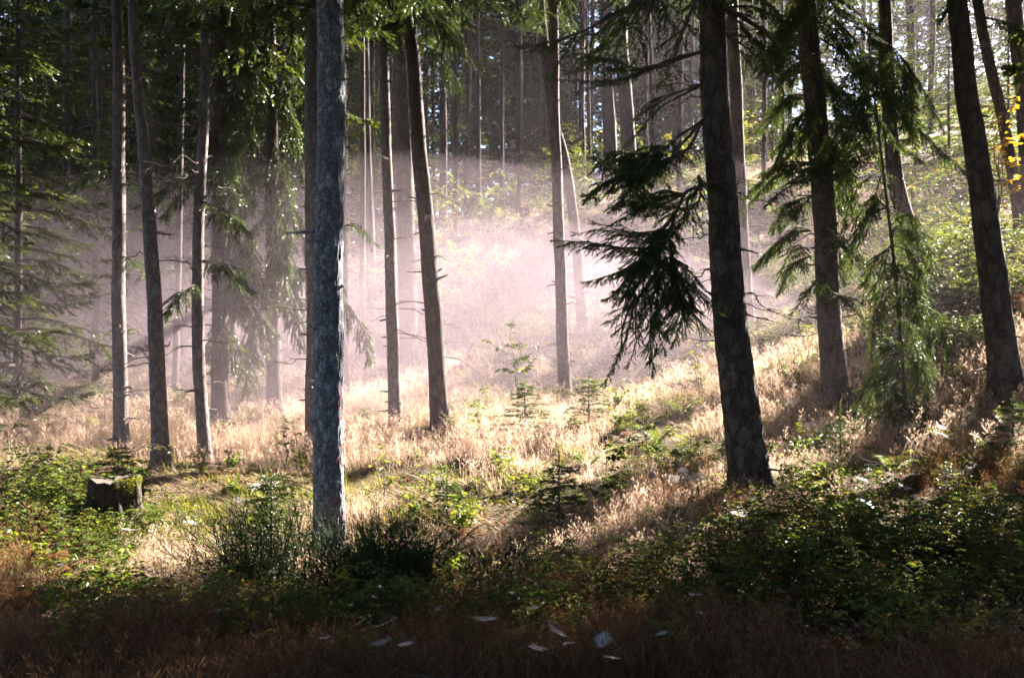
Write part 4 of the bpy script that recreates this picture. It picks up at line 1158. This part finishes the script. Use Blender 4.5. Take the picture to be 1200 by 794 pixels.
grass('dry_grass', 15000, 27, 8.3, 40, .27, .0024, M_STRAW, .62, 2.3, -.22, 101, 'straw coloured wispy grass covering the clearing floor', pan=.28, bias=straw_bias)
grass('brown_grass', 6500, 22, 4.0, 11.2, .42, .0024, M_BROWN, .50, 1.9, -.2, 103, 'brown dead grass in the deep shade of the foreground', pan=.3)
grass('flattened_grass', 4500, 18, 6.0, 30, .42, .0026, M_STRAW, .6, 1.3, -1.3, 104, 'flattened dead straw lying between the standing grass')
grass('green_grass', 6500, 16, 4.2, 36, .28, .0042, M_GRASS, .70, 1.3, -.1, 102, 'green and yellow grass tufts among the straw grass')


def cover(name, n, d0, d1, m, size, h, thr, ns, seed, label, tri=True, tmpl=LEAF, cat='undergrowth', patches=None, half=.58, pw=1.0):
    r = np.random.default_rng(seed)
    x, y = scatter(n, d0, d1, half, pw, r=r)
    v = vnoise(x + 7 * seed, y, ns) + .3 * vnoise(x, y + 3 * seed, .5)
    if tri:
        v = v - .75 * np.maximum(straw_bias(x, y), -.15)
    keep = v > thr
    x, y, v = x[keep], y[keep], v[keep]
    hz = np.clip((v - thr) * 2.5, .1, 1)
    z = ground(x, y) + h * hz * r.random(len(x)) ** .7
    N = len(x); a = r.uniform(0, 6.28, N)
    pos = np.stack([x, y, z], 1); d = np.stack([np.cos(a), np.sin(a), r.uniform(-.45, .3, N)], 1); up = UP + r.normal(size=(N, 3)) * .45; s = size * r.uniform(.35, 1.1, N) ** 1.3 * 1.5 * (1 + .015 * y)
    g = Geo(); g.add(*instance(tmpl, pos, d, up, s))
    if tri:
        S = nrm(np.cross(d, UP))
        g.add(*instance(tmpl, pos, d * .4 + S, up, s * .85)); g.add(*instance(tmpl, pos, d * .4 - S, up, s * .85))
    o = obj(name, g.mesh(name, [m], False)); tag(o, label, cat, None, 'stuff')


cover('undergrowth', 46000, 4.2, 45, M_BRAM, .046, .24, .72, 1.9, 201, 'low bramble and bilberry leaves spreading over the forest floor')
cover('green_undergrowth', 30000, 8, 45, M_GREEN, .05, .26, .74, 2.4, 202, 'yellow-green leafy ground cover catching the sun', True)
cover('leaf_litter', 30000, 4.2, 40, M_LITTER, .05, .05, .3, 2.0, 203, 'brown fallen leaves and bracken scraps on the soil', False, cat='litter')
def sticks():
    r = np.random.default_rng(206); g = Geo()
    for k in range(900):
        d = 4.4 * (16 / 4.4) ** r.random(); x = r.uniform(-.55, .55) * d; z = gz(x, d) + r.uniform(.01, .16); a = r.uniform(0, 6.28); L = r.uniform(.12, .6); t = r.uniform(-.25, .35)
        st = np.linspace(0, 1, 5)[:, None]; P = np.array([x, d, z]) + np.array([math.cos(a), math.sin(a), t]) * L * st + r.normal(size=(5, 3)) * .02 * st
        g.add(*tube(P, np.linspace(.0045, .0015, 5) * r.uniform(.6, 1.5), 4))
    o = obj('twig_litter', g.mesh('twig_litter', [M_LIMB])); tag(o, 'thin dead twigs strewn over the forest floor', 'litter', None, 'stuff')


sticks()
cover('dead_bracken', 9000, 5, 24, M_RUST, .06, .3, .86, 1.5, 204, 'rust coloured dead bracken scraps in the grass', True)
cover('slope_undergrowth', 40000, 28, 110, M_BRAM, .12, .9, .55, 5.0, 205, 'dark leafy undergrowth covering the far slopes', True, half=.7)


def far_wood():
    r = np.random.default_rng(401); g = Geo(); n = 0
    while n < 270:
        y = r.uniform(62, 125); x = r.uniform(-.66, .66) * y
        if x - .869 * y > -44 + 6 * (y > 95):
            continue
        z = gz(x, y); H = r.uniform(13, 24); R0 = r.uniform(2.0, 3.2); m = 150
        t = r.random(m) ** .8; a = r.uniform(0, 6.28, m); rr = R0 * (1 - t) ** .8 * r.uniform(.3, 1, m)
        pos = np.stack([x + rr * np.cos(a), y + rr * np.sin(a), z + 1 + t * H], 1)
        d = np.stack([np.cos(a), np.sin(a), r.uniform(-.7, .1, m)], 1)
        g.add(*instance(TW2[n % 2], pos, d, UP + r.normal(size=(m, 3)) * .3, r.uniform(.7, 1.5, m)))
        n += 1
    o = obj('far_forest', g.mesh('far_forest', [M_NEEDB], False)); tag(o, 'far dark spruce wood closing the view between the trunks', 'forest', None, 'stuff')


far_wood()

# ------------------------------------------------------------------ spider webs
def web_proto(seed, rad, tilt):
    r = np.random.default_rng(seed); g = Geo(); e = None
    m = 170
    # criss-cross of silk threads on a shallow sagging sheet, drawn out to a few corners
    k = int(r.integers(9, 13)); ca = (np.arange(k) + r.uniform(-.3, .3, k)) / k * 6.283; cr = rad * r.uniform(.6, 1.1, k)
    C = np.stack([np.cos(ca) * cr, np.sin(ca) * cr * .8, r.normal(size=k) * .07 * rad], 1)
    def edge():
        i = r.integers(0, k); t = r.random(); return C[i] * (1 - t) + C[(i + 1) % k] * t
    for j in range(m):
        p, q = edge() * r.uniform(.5, 1), edge() * r.uniform(.5, 1)
        s = np.linspace(0, 1, 5)[:, None]; P = p * (1 - s) + q * s; P[:, 2] -= .15 * rad * (1 - (np.linalg.norm(P[:, :2], axis=1) / rad) ** 2).clip(0, 1)
        w = .00042 * r.uniform(.5, 1.5); d = nrm(q - p); S = np.cross(d, UP) * w
        V = np.concatenate([P - S, P + S]); T = []
        for a in range(4):
            T += [[a, a + 1, 6 + a], [a, 6 + a, 5 + a]]
        g.add(V, T)
    for c in C:
        P = np.stack([c, c * 1.12 + np.array([0, 0, .05 * rad])]); S = np.cross(nrm(P[1] - P[0]), UP) * .0012
        g.add(np.concatenate([P - S, P + S]), [[0, 1, 3], [0, 3, 2]])
    o = obj('spider_web', g.mesh('spider_web', [M_WEB], False))
    return o


WB = [web_proto(301, .14, 0), web_proto(302, .18, 0), web_proto(303, .12, 0)]
wr = np.random.default_rng(305)
webs = [(655, 657, 9.5, .5), (545, 643, 9.5, 0), (540, 637, 9.6, 0), (800, 550, 12, .9), (815, 558, 11.8, .8), (790, 560, 11.8, .6), (700, 553, 10.4, .2), (740, 548, 12.5, .3), (515, 560, 12.5, .8), (498, 553, 12.6, .7), (417, 522, 14, .7), (570, 470, 17, .4), (500, 438, 20, 1.0), (540, 420, 21, .8), (637, 420, 20, .3), (590, 535, 14, .5),
        (865, 600, 10.6, .3), (950, 497, 14, .7), (935, 520, 13.5, .5), (1138, 487, 12.8, 1.2), (1105, 500, 12.8, .5), (1110, 550, 11.5, .4), (1130, 548, 11.5, .3), (1060, 570, 11, .6), (1020, 590, 10.6, .4), (1045, 605, 10.4, .5), (925, 470, 16, .4), (1090, 345, 18, .8), (1110, 365, 17, .5), (880, 585, 10.4, .6),
        (515, 712, 8.0, .2), (570, 722, 7.8, .2), (610, 735, 7.5, .15), (625, 710, 7.9, .1), (655, 738, 7.4, .15), (665, 752, 7.2, .1), (705, 748, 7.3, .35), (715, 768, 6.9, .15), (630, 757, 7.1, .1), (445, 750, 7.2, .1), (450, 728, 7.4, .9), (475, 752, 7.1, .1), (775, 740, 7.4, .2), (825, 657, 8.8, .1), (440, 698, 8.2, .1), (605, 693, 8.1, .1),
        (320, 668, 8.9, .3), (255, 655, 9.4, .3), (150, 618, 10.4, .1), (185, 615, 10.6, .1), (280, 585, 10.8, .7), (300, 570, 11, .8), (225, 610, 10.6, .2), (72, 660, 9, .2), (260, 712, 8, .2), (380, 745, 7.3, .3), (815, 695, 8.2, .1), (905, 655, 8.8, .1), (820, 716, 7.8, .1), (985, 716, 7.8, .1), (1010, 560, 11.6, .3), (1170, 600, 9.8, .4)]
def on_ground(px, py, h):
    d = np.linspace(4.0, 45, 1600)
    x = (px - 600) / F * d; z = CAMZ - (py - 397) / F * d
    hit = np.nonzero(z < ground(x, d) + h)[0]
    return at(px, py, d[hit[0]] if len(hit) else 30)


for i, (px, py, d, tl) in enumerate(webs):
    p = on_ground(px, py, .30 if py > 640 else .34)
    o = WB[i % 3] if i < 3 else WB[i % 3].copy()
    if i >= 3:
        col.objects.link(o)
    o.location = p; tl *= .12 if py > 640 else 1; o.rotation_euler = (tl + wr.normal() * .15, wr.normal() * .2, wr.uniform(0, 6.28) * (0 if tl > .3 else 1)); s = wr.uniform(.45, .95) * (.5 if py > 640 else .9); o.scale = (s * 1.2, s, s)
    tag(o, None, 'spider web', 'spider webs in the undergrowth')
    later_g(o, p, 'white spider web')

# fallen branches
for px, py, d, L, a, lab in [(700, 640, 9.3, 1.4, .3, 'fallen bare branch beside the leafy sapling'), (420, 602, 10.8, 1.1, -.25, 'fallen dark branch right of the thick trunk'), (1060, 622, 9.6, 1.0, .5, 'bent dead branch over the dark bramble mound'), (200, 640, 9.6, .9, .2, 'fallen twiggy branch below the stump')]:
    p = at(px, py, d); p[2] = gz(p[0], p[1]) + .14
    r = np.random.default_rng(px)
    g = dead_branch(np.zeros(3), a, L, r, .1, .014)
    o = obj('fallen_branch', g.mesh('fallen_branch', [M_LIMB]), None, p); tag(o, lab, 'branch', 'fallen branches')

resolve()

# ------------------------------------------------------------------ haze and mist
ztop = max((o.matrix_world.translation.z for o in bpy.data.objects if o.parent is None and o.type == 'EMPTY'), default=30) + 34


def volume_mat(name, dens, colr, g):
    m, nt, out = mat(name)
    v = nt.nodes.new('ShaderNodeVolumePrincipled'); v.inputs['Density'].default_value = dens; v.inputs['Color'].default_value = (*colr, 1); v.inputs['Anisotropy'].default_value = g
    nt.links.new(v.outputs[0], out.inputs['Volume'])
    return m


def box(name, lo, hi, m):
    V = np.array([[x, y, z] for x in (lo[0], hi[0]) for y in (lo[1], hi[1]) for z in (lo[2], hi[2])], float)
    T = np.array([[0, 1, 3], [0, 3, 2], [4, 6, 7], [4, 7, 5], [0, 4, 5], [0, 5, 1], [2, 3, 7], [2, 7, 6], [0, 2, 6], [0, 6, 4], [1, 5, 7], [1, 7, 3]])
    g = Geo(); g.add(V, T); o = obj(name, g.mesh(name, [m], False)); o['kind'] = 'stuff'
    return o


MISTC = (.93, .77, .88)
box('haze', (-112, -42, GMIN - 1), (112, 142, GMAX + 38), volume_mat('haze', .0003, MISTC, .35))


def mist(c, rad, dens, seed):
    r = np.random.default_rng(seed)
    nu, nv = 40, 20; V = [[0, 0, 1.0]]
    for i in range(1, nv):
        th = math.pi * i / nv
        for j in range(nu):
            ph = 2 * math.pi * j / nu; V.append([math.sin(th) * math.cos(ph), math.sin(th) * math.sin(ph), math.cos(th)])
    V.append([0, 0, -1.0]); V = np.array(V); T = []
    for j in range(nu):
        T.append([0, 1 + j, 1 + (j + 1) % nu])
        for i in range(nv - 2):
            a = 1 + i * nu + j; b = 1 + i * nu + (j + 1) % nu; T += [[a, a + nu, b + nu], [a, b + nu, b]]
        e = 1 + (nv - 2) * nu; T.append([e + j, len(V) - 1, e + (j + 1) % nu])
    ph = r.uniform(0, 6.28, 6)
    n = 1 + .10 * np.sin(3 * V[:, 0] + ph[0]) * np.sin(3 * V[:, 1] + ph[1]) + .08 * np.sin(5 * V[:, 0] + 4 * V[:, 2] + ph[2]) + .06 * np.sin(7 * V[:, 1] + 5 * V[:, 0] + ph[3])
    V = V * n[:, None] * np.array(rad) + np.array(c)
    g = Geo(); g.add(V, np.array(T)); o = obj('mist', g.mesh('mist', [volume_mat('mist', dens, MISTC, .35)])); o['kind'] = 'stuff'
    tag(o, None, None)
    return o


mist((0, 25, .2), (19, 13.5, 5.8), .0014, 1)
mist((0, 26, .2), (15, 11.5, 5.3), .003, 2)
mist((-.5, 26.5, .5), (12, 10, 3.9), .005, 3)
mist((-1, 27, 1.0), (9.5, 8.5, 3.2), .011, 5)
mist((-9, 22, .3), (9.5, 9, 4.9), .0035, 4)
mist((-9.5, 22, .3), (7.5, 7.5, 3.9), .005, 6)

# ------------------------------------------------------------------ light, camera, render settings
w = bpy.data.worlds.new('World'); sc.world = w; w.use_nodes = True
nt = w.node_tree; bg = nt.nodes['Background']
sky = nt.nodes.new('ShaderNodeTexSky'); sky.sky_type = 'NISHITA'; sky.sun_disc = False; sky.sun_elevation = SUN_EL; sky.sun_rotation = SUN_AZ; sky.air_density = .55; sky.dust_density = .4
nt.links.new(sky.outputs[0], bg.inputs[0]); bg.inputs[1].default_value = .05
sl = bpy.data.lights.new('sun', 'SUN'); sl.energy = 5; sl.angle = R(.5); sl.color = (1, .90, .79)
so = bpy.data.objects.new('sun', sl); col.objects.link(so)
so.rotation_euler = Vector(-SUN).to_track_quat('-Z', 'Y').to_euler()
cam = bpy.data.cameras.new('camera'); cam.lens = 35; cam.sensor_width = 36; cam.clip_end = 600; cam.clip_start = .05
co = bpy.data.objects.new('camera', cam); col.objects.link(co); co.location = (0, 0, CAMZ); co.rotation_euler = (R(90), 0, 0)
sc.camera = co
sc.view_settings.view_transform = 'Standard'; sc.view_settings.look = 'None'; sc.view_settings.exposure = 3.65; sc.view_settings.gamma = 1
sc.render.engine = 'CYCLES'
cy = sc.cycles
cy.max_bounces = 5; cy.diffuse_bounces = 2; cy.glossy_bounces = 2; cy.transmission_bounces = 2; cy.volume_bounces = 1; cy.transparent_max_bounces = 8
cy.use_denoising = True; cy.denoiser = 'OPENIMAGEDENOISE'; cy.use_adaptive_sampling = False; cy.caustics_reflective = False; cy.caustics_refractive = False
cy.sample_clamp_indirect = 6
